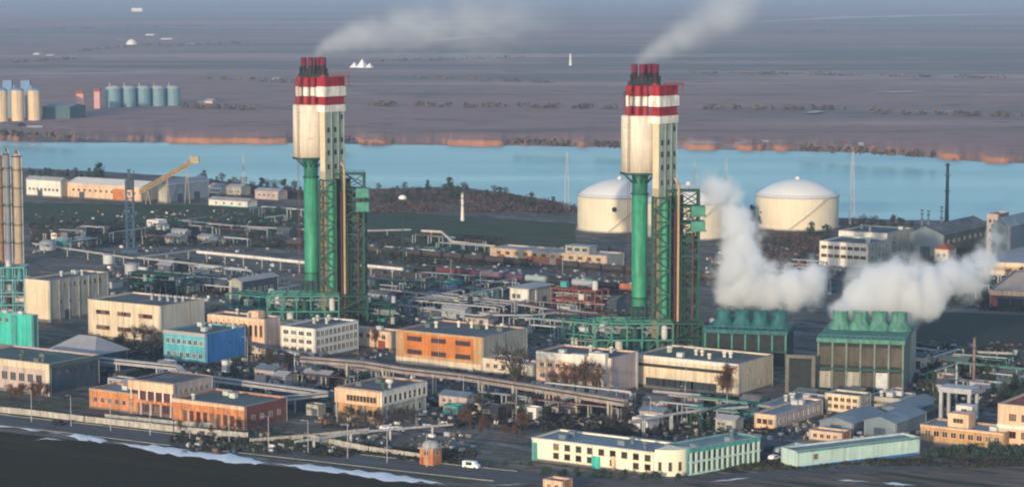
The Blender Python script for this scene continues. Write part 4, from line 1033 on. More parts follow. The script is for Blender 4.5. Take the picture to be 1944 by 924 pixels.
for i, k in enumerate(seq):
    w = base_w if i == 0 else dup(base_w)
    w.location = p0 + u*(12.6*i); w.rotation_euler = (0,0,R(-36))
    w['label'] = f'{wcol[k][0]} tank wagon, {nth[i]} from the left in the row before the beige warehouse'
    for ch in kids(w):
        if ch.name.startswith('barrel'): ch.data = ch.data.copy(); ch.data.materials[0] = wcol[k][1]
far_barrel = [c for c in base_w.children if c.name.startswith('barrel')][0].data.copy(); far_barrel.materials[0] = mat('sooty_brown_paint', (.055,.045,.042), .7, .3, .3)
for row, (px, py, n, lab) in enumerate(((1080, 512, 8, 'dark tank wagon on the siding nearer the second tower'), (560, 470, 12, 'dark tank wagon in the far row behind the first tower'))):
    q = G(px, py)
    for i in range(n):
        w = dup(base_w, label=lab, group=('dark wagons by the second tower', 'dark wagons behind the first tower')[row]); w.location = q + u*(12.6*i); w.rotation_euler = (0,0,R(-36))
        for ch in kids(w):
            if ch.name.startswith('barrel'): ch.data = far_barrel
# rails and ballast
m_rail = mat('rusty_rail', (.09,.07,.06), .7, .2, .3)
m_ball = mat('railway_ballast', (.075,.07,.068), .95, .35, .3)
for k, (px, py, ln, dv) in enumerate(((806,521,180,0),(806,521,175,-6),(806,521,170,-12),(560,470,200,0),(560,470,205,6),(1080,512,125,0))):
    q = G(px, py) - u*40 + v*dv
    strip('railway_track', [q + u*(ln*j/8) for j in range(9)], 3.6, .05+.01*k, m_ball)
    rr = MB()
    for s_ in (-.76,.76):
        a = q + v*s_; b2 = q + u*ln + v*s_; rr.bar((a.x,a.y,.16),(b2.x,b2.y,.16),.10,.16)
    tag(rr.build('railway_rails', m_rail), kind='structure')

# ---------------- overhead pipes and galleries
def pipeline(name, label, cat, pts, r, m, every=9, post=.35, m_post=m_steel, group=None, square=False, n=10, post_w=1):
    """pts: (px, py, height) with py the picture row of the pipe itself"""
    P = [G(x, y, z) for x, y, z in pts]
    t = thing(name, label, cat, (P[0].x, P[0].y, 0), 0, group); o = Vector((P[0].x, P[0].y, 0))
    b = MB()
    for a, c in zip(P[:-1], P[1:]):
        if square: b.bar(a-o, c-o, r*2, r*2.1)
        else: b.tube(a-o, c-o, r, n=n)
    b.build('gallery' if square else 'pipe', m, t)
    if square:
        w = MB()
        for a, c in zip(P[:-1], P[1:]):
            d = (c-a); side = Vector((-d.y, d.x, 0)).normalized()
            if side.y > 0: side = -side
            w.bar(a-o+side*(r+.01)+Vector((0,0,.2)), c-o+side*(r+.01)+Vector((0,0,.2)), .06, r*.5)
        w.build('window_ribbon', m_glass, t)
    for a, c in zip(P[:-1], P[1:]):
        L_ = (c-a).length
        if abs(c.z-a.z) > .6*math.hypot(c.x-a.x, c.y-a.y): continue
        k = max(1, int(L_/every)); d = (c-a).normalized(); sd = Vector((-d.y, d.x, 0)).normalized()
        for i in range(k):
            q = a + (c-a)*((i+.5)/k) - o
            s = MB()
            if post_w > 1:
                for e in (-1, 1): s.bar((q+sd*e*r*.8)*1, Vector((q.x+sd.x*e*r*.8, q.y+sd.y*e*r*.8, 0)), post)
                s.bar(q-sd*r-Vector((0,0,r*1.05+.15)), q+sd*r-Vector((0,0,r*1.05+.15)), post)
            else:
                s.bar(Vector((q.x,q.y,0)), q-Vector((0,0,r)), post); s.bar(q-sd*(r+.6)-Vector((0,0,r+.12)), q+sd*(r+.6)-Vector((0,0,r+.12)), .3)
            s.build('support', m_post, t)
    return t
m_gal = mat('pale_gallery_sheet', (.36,.36,.37), .7, .16, .2, .25)
m_pink_pipe = mat('pinkish_insulation', (.29,.245,.23), .85, .3, .2, .3)
pipeline('conveyor_gallery', 'pale grey conveyor gallery bending past the orange entrance building', 'conveyor gallery', [(186,682,7),(338,697,7),(352,712,5.5),(470,727,5.5),(622,747,5.5)], .85, m_gal, 14, .45, square=True, post_w=2)
pipeline('conveyor_gallery', 'short grey conveyor gallery running back from the end of the long gallery', 'conveyor gallery', [(622,747,5.5),(498,760,4)], .75, m_gal, 12, .4, square=True, post_w=2)
pipeline('pipe_bridge', 'pinkish pipe bridge on pale columns in front of the orange building', 'pipe bridge', [(572,681,6.5),(690,690,6.5),(770,703,6.5),(880,715,6.5),(1010,735,6.5),(1188,764,6.5)], 1.0, m_pink_pipe, 12, .6, m_conc, square=True, post_w=2)
pipeline('overhead_pipe', 'thick white insulated pipe left of the first tower shaft', 'pipe', [(375,478,5),(480,488,5),(586,499,5)], .8, m_whitew, 12)
pipeline('overhead_pipe', 'white insulated pipe right of the first tower shaft', 'pipe', [(684,503,5),(765,511,5)], .75, m_whitew, 12)
pipeline('overhead_pipe', 'grey pipe running up to the white insulated pipe from the tan column', 'pipe', [(62,462,4),(150,475,4),(252,490,4),(378,474,4)], .5, m_gal, 14)
pipeline('overhead_pipe', 'grey pipe descending from the blue crane foot toward the framed house', 'pipe', [(262,489,5),(380,502,5),(470,512,5),(490,522,3)], .5, m_gal, 12)
pipeline('overhead_pipe', 'beige pipe stepping down toward the beige warehouse roof', 'pipe', [(800,438,6),(838,440,6),(860,459,4),(940,468,4)], .65, mat('beige_insulation', (.50,.44,.38), .8, .15, .2), 14)
pipeline('overhead_pipe', 'pale pipe passing behind the orange building vents', 'pipe', [(722,548,4),(850,563,4),(1000,580,4),(1060,590,4)], .4, m_gal, 12)
pipeline('overhead_pipe', 'pale pipe curving past the white switch house to second tower', 'pipe', [(740,575,4),(900,598,4),(1010,598,4),(1100,588,4)], .35, m_steel, 12)
pipeline('overhead_pipe', 'greyish pipe along the grass behind the tank wagons', 'pipe', [(690,438,3),(780,436,3)], .5, m_gal, 14)
pipeline('overhead_pipe', 'long grey pipe on the grass left of the first tower', 'pipe', [(340,418,3),(460,430,3),(590,436,3)], .4, m_gal, 14)
pipeline('overhead_pipe', 'short pale pipe right of the mint cooling tower', 'pipe', [(1736,660,3),(1800,668,3)], .5, m_gal, 8)
pipeline('overhead_pipe', 'pale pipe end below the maroon wagon shed', 'pipe', [(1856,668,3),(1930,671,3)], .5, m_gal, 8)
pipeline('overhead_pipe', 'dark lower pipe row crossing behind the tank wagons', 'pipe', [(690,525,3),(800,538,3),(960,552,3)], .6, m_navy, 12)
pipeline('pipe_rack', 'pale pipe rack crossing the yard behind the administration building roof', 'pipe rack', [(1195,800,5),(1300,782,5),(1420,772,5)], .5, m_gal, 10, .4, post_w=2)
pipeline('pipe_rack', 'dark pipe rack in front of the white office block corner', 'pipe rack', [(470,650,5),(540,668,5),(600,700,5)], .7, m_navy, 9, .35, post_w=2)
pipeline('pipe_rack', 'low grey pipe rack crossing in front of the canteen building', 'pipe rack', [(560,838,3),(700,818,3),(860,805,3)], .4, m_gal, 9, .35, post_w=2)
pipeline('overhead_pipe', 'grey pipe above the long hall yard near its dark ground floor', 'pipe', [(1240,742,4),(1330,750,4)], .5, m_gal, 9)

rk = random.Random(77)
rack_cols = (m_steel, m_gal, m_tg, m_navy, m_pink_pipe, m_dg, m_pale, m_maroon)
def low_rack(px, py, ln, hz, npipe, label, group, ang):
    t = thing('pipe_rack', label, 'pipe rack', G(px, py), ang, group); w = npipe*.75
    k = max(2, int(ln/8))
    for i in range(k+1):
        x = ln*i/k; s = MB(); s.bar((x,-.2,0),(x,-.2,hz),.35); s.bar((x,w,0),(x,w,hz),.35); s.bar((x,-.6,hz),(x,w+.4,hz),.35); s.build('support', rk.choice((m_steel, m_conc, m_dg)), t)
    for j in range(npipe):
        r = rk.uniform(.14,.34); a = rk.uniform(0,.12)*ln; b_ = ln*rk.uniform(.86,1.04); q = MB(); q.tube((a,.2+j*.75,hz+r+.18),(b_,.2+j*.75,hz+r+.18),r,n=7)
        if rk.random() < .4: q.tube((b_,.2+j*.75,hz+r+.18),(b_,.2+j*.75,.2),r,n=7)
        q.build('pipe', rk.choice(rack_cols), t)
for (x0,y0,x1,y1), n, lab in (((60,440,540,478), 12, 'low pipe rack on the flat between the tan column and first tower'), ((210,505,430,570), 9, 'low pipe rack behind the cream three bay building'), ((690,528,960,612), 14, 'low pipe rack in the yard behind the orange building'), ((960,590,1180,660), 10, 'low pipe rack between the switch house and second tower foot'), ((560,705,720,735), 5, 'low pipe rack between the office block and canteen building'), ((1740,680,1940,740), 7, 'low pipe rack right of the mint cooling tower'), ((1380,500,1560,570), 6, 'low pipe rack in the steam behind the teal cooling tower'), ((850,740,1180,790), 8, 'low pipe rack beyond the guard tower under the pipe bridge'), ((690,460,930,495), 9, 'low pipe rack behind the tank wagons'), ((300,395,590,440), 6, 'low pipe rack on the grass left of the first tower'), ((1560,520,1900,580), 7, 'low pipe rack before the white office and storage halls'), ((440,560,560,600), 5, 'low pipe rack around the framed house'), ((1240,770,1480,820), 6, 'low pipe rack in the yard behind the colonnade wing')):
    for i in range(n):
        for _ in range(14):
            px, py, ln, an = rk.uniform(x0,x1-40), rk.uniform(y0,y1), rk.uniform(14,38), rk.choice((-33,-33,-33,57)) + rk.uniform(-3,3)
            q, e = G(px, py), axes(an)[0]
            if all(free(q + e*ln*f, 2.5) for f in (0,.2,.4,.6,.8,1)):
                low_rack(px, py, ln, rk.uniform(2.2,5.0), rk.choice((2,3,3,4)), lab, lab.replace('low pipe rack','pipe racks'), an); break
# ---------------- masts, chimneys, crane
def lattice_mast(px, yb, yt, w, label, m=m_steel, name='lattice_mast', cat='mast', step=6):
    p = G(px, yb); h = zat(p, yt); t = thing(name, label, cat, p)
    b = MB(); n = max(3, int(h/step))
    for i in range(n):
        z0, z1 = h*i/n, h*(i+1)/n; a0, a1 = w*(1-.75*i/n)/2, w*(1-.75*(i+1)/n)/2
        c0 = [(-a0,-a0),(a0,-a0),(a0,a0),(-a0,a0)]; c1 = [(-a1,-a1),(a1,-a1),(a1,a1),(-a1,a1)]
        for j in range(4):
            k = (j+1) % 4
            b.bar((*c0[j],z0),(*c1[j],z1),.22); b.bar((*c0[j],z0),(*c1[k],z1),.14); b.bar((*c1[j],z1),(*c1[k],z1),.14)
    b.build('lattice', m, t)
    b = MB(); b.tube((0,0,h),(0,0,h+3),.12,n=5); b.box(-w*.2,-w*.2,h-.2,w*.2,w*.2,h+.2); b.build('aerial', m, t)
    b = MB(); b.box(-w*.6,-w*.6,0,w*.6,w*.6,.6); b.build('footing', m_conc, t)
    return t
lattice_mast(1076, 402, 292, 3.0, 'thin grey lattice mast just left of the cream tank with hatch')
lattice_mast(1617, 425, 290, 3.0, 'thin grey lattice mast right of the clear standing domed tank')
lattice_mast(1378, 400, 298, 2.4, 'faint lattice mast rising out of the steam')
lattice_mast(463, 372, 298, 2.2, 'thin lattice mast against the water left of the first tower')
lattice_mast(1318, 420, 312, 2.4, 'lattice mast just right of the second tower stair tower')
def chimney(px, yb, yt, w, m, label, cat='chimney'):
    p = G(px, yb); h = zat(p, yt); s = pxm(p); r = w/2/s
    t = thing('chimney', label, cat, p); b = MB(); b.lathe([(r*1.25,0),(r,h*.3),(r*.8,h),(r*.6,h),(r*.6,h-2)], n=14); b.build('shaft', m, t)
    for z in (.55,.8,.97): b = MB(); b.lathe([(r*.85,h*z),(r*1.7,h*z),(r*1.7,h*z+.3),(r*.85,h*z+.3)], n=14, smooth=False); b.build('platform', m_dg, t)
    return t
chimney(1797, 428, 310, 7, mat('dark_teal_chimney', (.02,.06,.07), .7, .2, .2), 'dark slender chimney against the water at the right')
chimney(878, 419, 366, 6, m_whitew, 'short white pole chimney on the grass before the tree belt')
for px, yt, lab in ((1750, 398, 'thin vent pipe left of the dark slender chimney'), (1762, 400, 'second thin vent pipe left of the dark slender chimney'), (1787, 392, 'thin vent pipe touching the dark slender chimney')):
    chimney(px, 440, yt, 4, m_steel, lab, 'vent pipe')
chimney(1848, 742, 640, 6, mat('brown_pipe_stack', (.20,.14,.12), .8, .2, .2), 'brown slender stack behind the pale gantry')
chimney(1815, 760, 690, 4, m_steel, 'grey thin stack rising from the pale gantry', 'chimney')
p = G(765, 520); t = thing('flood_light_mast', 'tall light mast with bright white head right of the first tower', 'light mast', p)
h = zat(p, 378); b = MB(); b.tube((0,0,0),(0,0,h),.3,.16,n=8); b.build('pole', m_dg, t); b = MB(); b.lathe([(.3,h-.2),(1.9,h+.1),(1.8,h+1.2),(.8,h+1.8),(.01,h+1.9)], n=16); b.build('head', mat('bright_sheet_white', (1,1,1)), t)
# harbour crane with blue tower and yellow conveyor
p = G(248, 478); s = pxm(p); t = thing('portal_crane', 'blue lattice portal crane rising before the white roofed warehouse', 'crane', p, 0)
h = zat(p, 330); m_crb = mat('crane_blue', (.035,.085,.16), .6, .2, .3)
b = MB(); lattice(b, -1.8,-1.8,1.8,1.8,0,h*.8,4.2,.30); b.build('mast', m_crb, t)
b = MB(); b.box(-2.0,-2.0,h*.8,2.0,2.0,h*.92); b.build('machine_house', m_navy, t)
b = MB(); b.bar((0,0,h*.92),(-.4,0,h*1.06),1.2); b.bar((0.4,0,h*.92),(2.6,0,h*1.04),.4); b.bar((-.4,0,h*1.06),(2.6,0,h*1.04),.2); b.build('apex', m_navy, t)
b = MB(); b.box(-4,-4,0,4,4,1.2); b.build('portal_base', m_crb, t)
q = G(285, 388); t = thing('conveyor_boom', 'yellow lattice conveyor boom slanting up against the water', 'conveyor boom', q, 0)
s = pxm(q); m_yel = mat('yellow_steel', (.36,.29,.18), .6, .2, .3)
b = MB(); A = Vector((-20/s,0,6)); Bq = Vector((84/s,6,25))
for dy in (-1.4,1.4):
    for dz in (0,2.8): b.bar(A+Vector((0,dy,dz)), Bq+Vector((0,dy,dz)), .42)
for i in range(12):
    a = A+(Bq-A)*(i/12); c = A+(Bq-A)*((i+1)/12)
    for dy in (-1.4,1.4): b.bar(a+Vector((0,dy,0)), c+Vector((0,dy,2.8)), .22); b.bar(a+Vector((0,dy,0)), a+Vector((0,dy,2.8)), .22)
b.build('boom', m_yel, t); b = MB(); b.box(Bq.x-3,Bq.y-1.8,Bq.z-.6,Bq.x+2.4,Bq.y+1.8,Bq.z+3.6); b.build('head_house', m_yel, t)
b = MB()
for f in (.15,.5,.85):
    c = A+(Bq-A)*f; b.bar((c.x-1.5,c.y,0),(c.x,c.y,c.z),.3); b.bar((c.x+1.5,c.y,0),(c.x,c.y,c.z),.3)
b.build('trestle', m_yel, t); b = MB(); b.tube(A+Vector((0,0,1.4)), Bq+Vector((0,0,1.4)), 1.0, n=8); b.build('belt_cover', m_ochre, t)
# ---------------- gate tower, car, fences
p = G(818, 880); t = thing('guard_tower', 'orange brick guard tower with grey domed roof beside the road', 'guard tower', p, GRID)
b = MB(); b.box(-2.2,-2.2,0,2.2,2.2,4.6); b.build('wall', m_brick, t); b = MB(); b.box(-2.7,-2.7,4.6,2.7,2.7,4.9); b.lathe([(2.5,4.9),(2.4,5.8),(1.7,6.5),(.01,6.8)], n=16); b.build('roof', m_roofl, t)
link('window', win_mesh(1.4,1.2,2), t, (0,-2.2,2.8), 0); link('window', win_mesh(1.4,1.2,2), t, (2.2,0,2.8), math.pi/2); b = MB(); b.box(-1.9,-2.28,0,-1.0,-2.2,2.1); b.build('door', m_rust, t)
def car(loc, ang, m, label, van=False):
    t = thing('parked_car', label, 'car', loc, ang)
    b = MB(); hgt = 2.0 if van else 1.45
    prof = [(-2.2,.35),(2.15,.35),(2.2,.75),(1.2,.9),(.55,hgt),(-1.6,hgt),(-2.15,1.0)] if not van else [(-2.4,.35),(2.4,.35),(2.45,1.0),(1.7,1.2),(1.2,hgt),(-2.4,hgt)]
    n = len(prof); w = .88
    b.add([(x,-w,z) for x,z in prof]+[(x,w,z) for x,z in prof], [tuple(range(n)), tuple(range(n,2*n))[::-1]]+[(i+n,(i+1)%n+n,(i+1)%n,i) for i in range(n)])
    b.build('body', m, t)
    g = MB(); g.box(-1.4,-w-.012,.98,.55,w+.012,hgt-.12); g.build('side_glass', m_glass, t)
    for x in (-1.4,1.4):
        for y in (-.9,.72): c = MB(); c.tube((x,y,.33),(x,y+.2,.33),.33,n=12); c.build('wheel', m_dark, t)
    return t
car(G(895, 888), -25, mat('white_car_paint', (.85,.85,.85), .3, .03, .5), 'white van driving on the road left of the administration building', True)
car(G(112, 806), -36, mat('black_paint', (0,0,0)), 'dark car on the grey road by the pale fence')
car(G(1470, 872), 55, mat('white_car_paint', (0,0,0)), 'white car parked beside the colonnade wing end')
for i, (px, py) in enumerate(((1480, 858), (1455, 868), (1462, 855))): car(G(px, py), 55, m_dark if i else m_steel, ('silver car parked behind the gatehouse', 'dark car parked at the colonnade wing corner', 'dark car parked furthest behind the gatehouse')[i])
for px, py in ((735, 816), (757, 818)): car(G(px, py), -30, mat('white_car_paint', (0,0,0)), 'white car under the low pipe rack, ' + ('left' if px < 740 else 'right') + ' one of two', False)
m_fence = mat('weathered_fence_concrete', (.42,.40,.36), .9, .3, .3, .4)
def wall_fence(label, pts, h, m, cat='fence', name='concrete_fence', bay=4.0):
    P = [G(x, y) for x, y in pts]; o = P[0].copy(); t = thing(name, label, cat, o)
    b = MB(); ps = MB()
    for a, c in zip(P[:-1], P[1:]):
        L_ = (c-a).length; k = max(1, int(L_/bay))
        b.bar(a-o+Vector((0,0,h/2)), c-o+Vector((0,0,h/2)), .14, h)
        for i in range(k+1): q = a+(c-a)*(i/k)-o; ps.bar(q, q+Vector((0,0,h+.15)), .3)
    b.build('panel_wall', m, t); ps.build('post_row', m_conc, t); return t
wall_fence('pale concrete fence along the left road below the dark blue hall', [(-60,776),(60,788),(160,800),(330,819),(470,832)], 1.8, m_fence)
wall_fence('pale weathered fence in front of the orange brick wings', [(200,795),(330,808),(410,812)], 1.6, m_conc)
wall_fence('weathered fence left of the brick guard tower', [(590,836),(700,858),(800,872)], 1.8, m_conc)
wall_fence('low concrete fence running back from the guard tower fence', [(475,842),(590,833),(700,822)], 1.6, m_conc)
import re
# ================================================================== roads, snow, fields, plants, steam
m_road = ground_mat('worn_asphalt', [(.02,.3,.5,.2,(.105,.105,.108),4),(.03,1.3,.56,.05,(.150,.146,.140),5),(.02,.8,.60,.05,(.060,.060,.062),5),(.4,.4,.64,.05,(.05,.05,.05),5)])
m_verge = ground_mat('dry_verge_grass', [(.03,.2,.5,.2,(.085,.082,.05),4),(.06,.3,.55,.05,(.06,.075,.04),5),(.2,.5,.62,.05,(.15,.13,.10),5)])
m_field = ground_mat('dark_field', [(.03,.08,.5,.3,(.036,.026,.011),5),(.02,.1,.56,.08,(.050,.038,.018),6),(.006,1.2,.58,.06,(.020,.018,.011),5),(.3,.6,.66,.05,(.07,.058,.036),6)])
m_brown = ground_mat('brown_field', [(.02,.12,.5,.2,(.14,.108,.082),5),(.05,.3,.56,.06,(.19,.155,.135),5),(.03,.25,.56,.05,(.05,.055,.04),5)])
m_grass = ground_mat('green_winter_grass', [(.01,.05,.5,.2,(.046,.078,.040),4),(.02,.09,.55,.06,(.078,.078,.048),5),(.05,.2,.6,.05,(.035,.045,.030),6)])
m_snow = mat('old_snow', (.88,.88,.88), .7, .10, .3, 0, dirt=((.45,.42,.39), .22, .67))
def poly(name, px, z, m): return sheet(name, [G(x, y) for x, y in px], z, m)
poly('dark_field', [(-400,790),(0,818),(130,834),(300,850),(480,878),(830,922),(900,935),(1200,990),(900,1200),(-900,1200)], .02, m_field)
poly('brown_field', [(840,930),(1000,922),(1300,910),(1500,904),(1944,884),(2400,870),(2600,1200),(900,1200)], .024, m_brown)
def line(px): return [G(x, y) for x, y in px]
strip('road', line([(-200,770),(0,797),(160,814),(330,835),(500,853),(640,868),(760,882),(860,893),(960,903),(1100,914)]), 14, .05, m_road)
strip('road', line([(960,903),(1100,912),(1250,914),(1400,906),(1600,892),(1800,880),(2100,868)]), 9, .06, m_road)
strip('verge', line([(-200,786),(0,808),(160,824),(330,846),(500,864),(640,880),(760,894),(900,915)]), 5, .035, m_verge)
strip('verge', line([(330,826),(470,842),(600,856),(760,870),(880,882)]), 4, .04, m_verge)
poly('concrete_yard', [(630,700),(900,700),(1180,770),(1200,800),(860,800),(600,760)], .03, ground_mat('yard_concrete', [(.02,.1,.5,.2,(.075,.078,.078),5),(.05,.2,.58,.06,(.05,.062,.045),5),(.1,.3,.62,.04,(.17,.16,.15),5)]))
poly('lawn', [(20,385),(600,392),(600,436),(300,432),(40,425)], .03, m_grass)
poly('lawn', [(690,398),(1090,425),(1095,470),(900,470),(690,440)], .03, m_grass)
poly('lawn', [(1760,590),(1990,600),(1990,665),(1730,650)], .03, ground_mat('dark_lawn', [(.02,.06,.5,.2,(.042,.046,.036),5),(.05,.2,.58,.06,(.055,.05,.042),5)]))
poly('bare_slope', [(1400,438),(1560,440),(1560,478),(1440,485)], .03, m_brown)
# lanes between the blocks
for pts, w in (([(40,760),(200,720),(330,690),(480,655),(620,640)], 6), ([(560,700),(640,720),(860,775),(1010,812)], 6), ([(700,640),(760,720),(840,790)], 6), ([(1010,770),(1250,770),(1480,770),(1700,800)], 6), ([(1200,830),(1320,815),(1450,835),(1490,850)], 5), ([(60,445),(300,455),(560,462),(900,478)], 5), ([(690,560),(900,585),(1080,600)], 5)):
    strip('lane', line(pts), w, .07, m_road)
# snow lying along the road edge
rs = random.Random(4)
m_pale_soil = mat('pale_bare_soil', (.44,.36,.34), .9, .35, .01)
def snow(pts, zs=.09, m=None):
    vs = []; n = len(pts)
    P = []
    for i in range(n-1):
        for k in range(6): P.append(tuple(pts[i][j] + (pts[i+1][j]-pts[i][j])*k/6 for j in range(3)))
    P.append(pts[-1])
    P = [(a, b + (.9*math.sin(a*.21) + .6*math.sin(a*.47))*(0 if m else 1)*min(1, c/8), c) for a, b, c in P]
    top, bot = [], []
    for x, y, w in P:
        j = (.62 + .22*math.sin(x*.045) + .16*math.sin(x*.13+1) + .12*rs.random())*1.2
        e_ = len(top); j *= .12 + .88*sm(min(e_, len(P)-1-e_)/5); top.append(G(x, y - w*j/2)); bot.append(G(x, y + w*j/2))
    b = MB(); k = len(P); b.add([(p.x,p.y,zs) for p in top]+[(p.x,p.y,zs) for p in bot]+[((p.x+q.x)/2+(p.x-q.x)*.3,(p.y+q.y)/2+(p.y-q.y)*.3,zs+(.1 if m else .42)*min(1,(p-q).length/11)*sm(i/4)*sm((k-1-i)/4)) for i, (p, q) in enumerate(zip(top, bot))], [(k+i,k+i+1,2*k+i+1,2*k+i) for i in range(k-1)]+[(2*k+i,2*k+i+1,i+1,i) for i in range(k-1)], 0, True)
    tag(b.build('track' if m else 'snow', m or m_snow), kind='structure' if m else 'stuff')
snow([(120,825,3),(150,829,10),(190,835,9),(206,838,2)]); snow([(214,839,3),(280,850,12),(340,858,15),(420,868,17),(470,874,12),(512,880,4)]); snow([(520,880,5),(600,889,11),(680,898,14),(740,906,14),(800,912,12),(842,918,3)])
snow([(-20,806,5),(25,811,4)]); snow([(38,813,2),(62,816,4),(80,818,2)]); snow([(88,819,2),(125,824,4)])
snow([(1346,914,2),(1380,911,4),(1424,906,2)]); snow([(1590,911,2),(1615,912,4),(1650,914,3)]); snow([(1672,916,2),(1700,918,4),(1740,921,2)]); snow([(930,921,2),(985,919,3)]); snow([(66,835,2),(90,832,3),(125,836,2)])
for pts in ([(790,86,4),(850,82,5),(900,77,4),(960,76,3)], [(1420,48,3),(1500,43,4),(1600,38,5),(1750,34,4),(1990,30,3)], [(1640,190,2),(1720,187,3),(1760,188,2)], [(1520,230,2),(1545,228,4),(1570,226,2)]):
    snow(pts, 7.8, m_pale_soil)

for off in (-7.2, 7.2):        # kerbs of the bottom road
    pts = line([(-200,770),(0,797),(160,814),(330,835),(500,853),(640,868),(760,882),(860,893),(960,903)])
    q = []
    for i, p in enumerate(pts):
        a, b = pts[max(i-1,0)], pts[min(i+1,len(pts)-1)]; d = (b-a).normalized(); q.append(p + Vector((-d.y,d.x,0))*off)
    b = MB()
    for a, c in zip(q[:-1], q[1:]): b.bar(a+Vector((0,0,.07)), c+Vector((0,0,.07)), .3, .16)
    tag(b.build('kerb', m_conc), kind='structure')
# ---------------- trees
m_twig = mat('bare_twigs', (.050, .040, .036), .95, .3, .4)
m_twigp = mat('reddish_twigs', (.105, .056, .038), .95, .3, .4)
m_bark = mat('dark_bark', (.060, .050, .042), .95, .3, .8)
m_leaf = mat('evergreen_leaves', (.030, .058, .036), .9, .4, .5)
m_bush = mat('green_hedge_leaves', (.030, .060, .046), .9, .4, .5)
def tree_meshes(seed, h, w, m_c, dense=1.0, leafy=False, trunk_f=.28):
    rr = random.Random(seed)
    tb = MB(); tb.tube((0,0,0),(0,0,h*.5),h*.022+.05,h*.012+.03,n=6)
    limbs = []
    for k in range(7):
        a = rr.uniform(0,6.28); z = h*rr.uniform(trunk_f,.5); e = Vector((math.cos(a)*w*.36, math.sin(a)*w*.36, h*rr.uniform(.62,.92)))
        tb.tube((0,0,z), e, .10+h*.006, .04, n=5, cap=False); limbs.append((Vector((0,0,z)), e))
    tb.tube((0,0,h*.5),(0,0,h*.95),h*.012+.03,.03,n=5)
    cb = MB(); clumps = []
    for k in range(9): a = rr.uniform(0,6.28); q = rr.uniform(.1,.42)*w; clumps.append((Vector((q*math.cos(a), q*math.sin(a), h*rr.uniform(trunk_f+.12,.9))), rr.uniform(.16,.30)*w))
    clumps.append((Vector((0,0,h*.86)), .2*w))
    nn = int((330 if not leafy else 420)*dense)
    for k in range(nn):
        c, r = rr.choice(clumps)
        d = Vector((rr.gauss(0,1), rr.gauss(0,1), rr.gauss(0,.9))).normalized()
        p = c + d*r*rr.random()**.4
        if leafy:
            s_ = rr.uniform(.22,.6); a = Vector((rr.gauss(0,1),rr.gauss(0,1),rr.gauss(0,1))).normalized(); b_ = a.cross(d).normalized()
            cb.add([p+a*s_, p+b_*s_*.7, p-a*s_, p-b_*s_*.7], [(0,1,2,3)])
        else:
            q = p + (d + Vector((0,0,.5)) + Vector((rr.gauss(0,.4),rr.gauss(0,.4),rr.gauss(0,.4))))*rr.uniform(.5,1.25)*h*.07
            sd = (q-p).cross(Vector((rr.gauss(0,1),rr.gauss(0,1),.3))).normalized()*rr.uniform(.05,.12)
            cb.add([p-sd, p+sd, q+sd*.4, q-sd*.4], [(0,1,2,3)])
    return tb.mesh('trunk', m_bark), cb.mesh('crown', m_c)
TM = {
 'bare': [tree_meshes(40+i, 8.5, 5.4, m_twig, 1.3) for i in range(3)],
 'red': [tree_meshes(50+i, 9.0, 4.2, m_twigp, 1.5) for i in range(2)],
 'ever': [tree_meshes(60+i, 9.0, 5.6, m_leaf, 1.1, True, .12) for i in range(2)],
 'poplar': [tree_meshes(70+i, 13.0, 3.4, m_leaf, .9, True, .1) for i in range(2)],
 'bush': [tree_meshes(80+i, 3.4, 4.2, m_bush, .8, True, .05) for i in range(2)],
}
rt = random.Random(11)
def plant(px, py, kind, s, label, group=None, name='tree', cat='tree'):
    tm, cm = rt.choice(TM[kind])
    t = thing(name, label, cat, G(px, py), rt.uniform(0,360), group); f = s*rt.uniform(.85,1.15); t.scale = (f*rt.uniform(.9,1.15), f*rt.uniform(.9,1.15), f)
    link('trunk', tm, t); link('crown', cm, t); return t
def near_y(x):
    for (a, ya), (b, yb) in zip(near_px[:-1], near_px[1:]):
        if a <= x <= b: return ya + (yb-ya)*(x-a)/(b-a)
def row(x0, x1, n, yfun, kind, s, label, group, **k):
    for i in range(n):
        x = x0 + (x1-x0)*(i+rt.random())/n; y = yfun(x)
        if not free(G(x, y), 1.2): continue
        plant(x, y, rt.choice(kind) if isinstance(kind, tuple) else kind, s*rt.uniform(.7,1.2), label, group, **k)
row(52, 200, 16, lambda x: 333+rt.uniform(0,5)+x*.02, ('ever','bare'), .8, 'dark tree in the shore belt behind the white warehouses', 'shore belt behind the warehouses')
row(370, 575, 24, lambda x: near_y(x)+rt.uniform(6,17), ('ever','bare'), .85, 'dark tree in the shore belt left of the first tower', 'shore belt left of the first tower')
row(685, 1060, 44, lambda x: near_y(x)+rt.uniform(6,34), ('bare','bare','ever'), .8, 'dark tree in the peninsula grove between the two towers', 'peninsula grove between the towers')
row(1385, 1450, 10, lambda x: 425+rt.uniform(0,8), ('ever','bare'), 1.0, 'dark tree between the half hidden tank and the clear standing tank', 'trees between the tanks')
row(1590, 1730, 16, lambda x: 430+rt.uniform(0,10), ('ever','bare'), .75, 'dark tree behind the cream upper storey of the control block', 'trees behind the control block')
plant(190, 350, 'ever', 1.75, 'big dark tree standing alone against the water above the white warehouse roof')
plant(1538, 452, 'ever', 1.0, 'dark tree before the clear standing domed tank, left one of a pair', 'pair of trees before the tank')
plant(1568, 458, 'ever', 1.1, 'dark conical tree before the clear standing domed tank, right one of a pair', 'pair of trees before the tank')
for px, py, s in ((855, 366, 1.3), (812, 366, .9)): plant(px, py, 'ever', s, 'taller dark tree sticking out of the peninsula grove, ' + ('right one' if px > 830 else 'left one'))
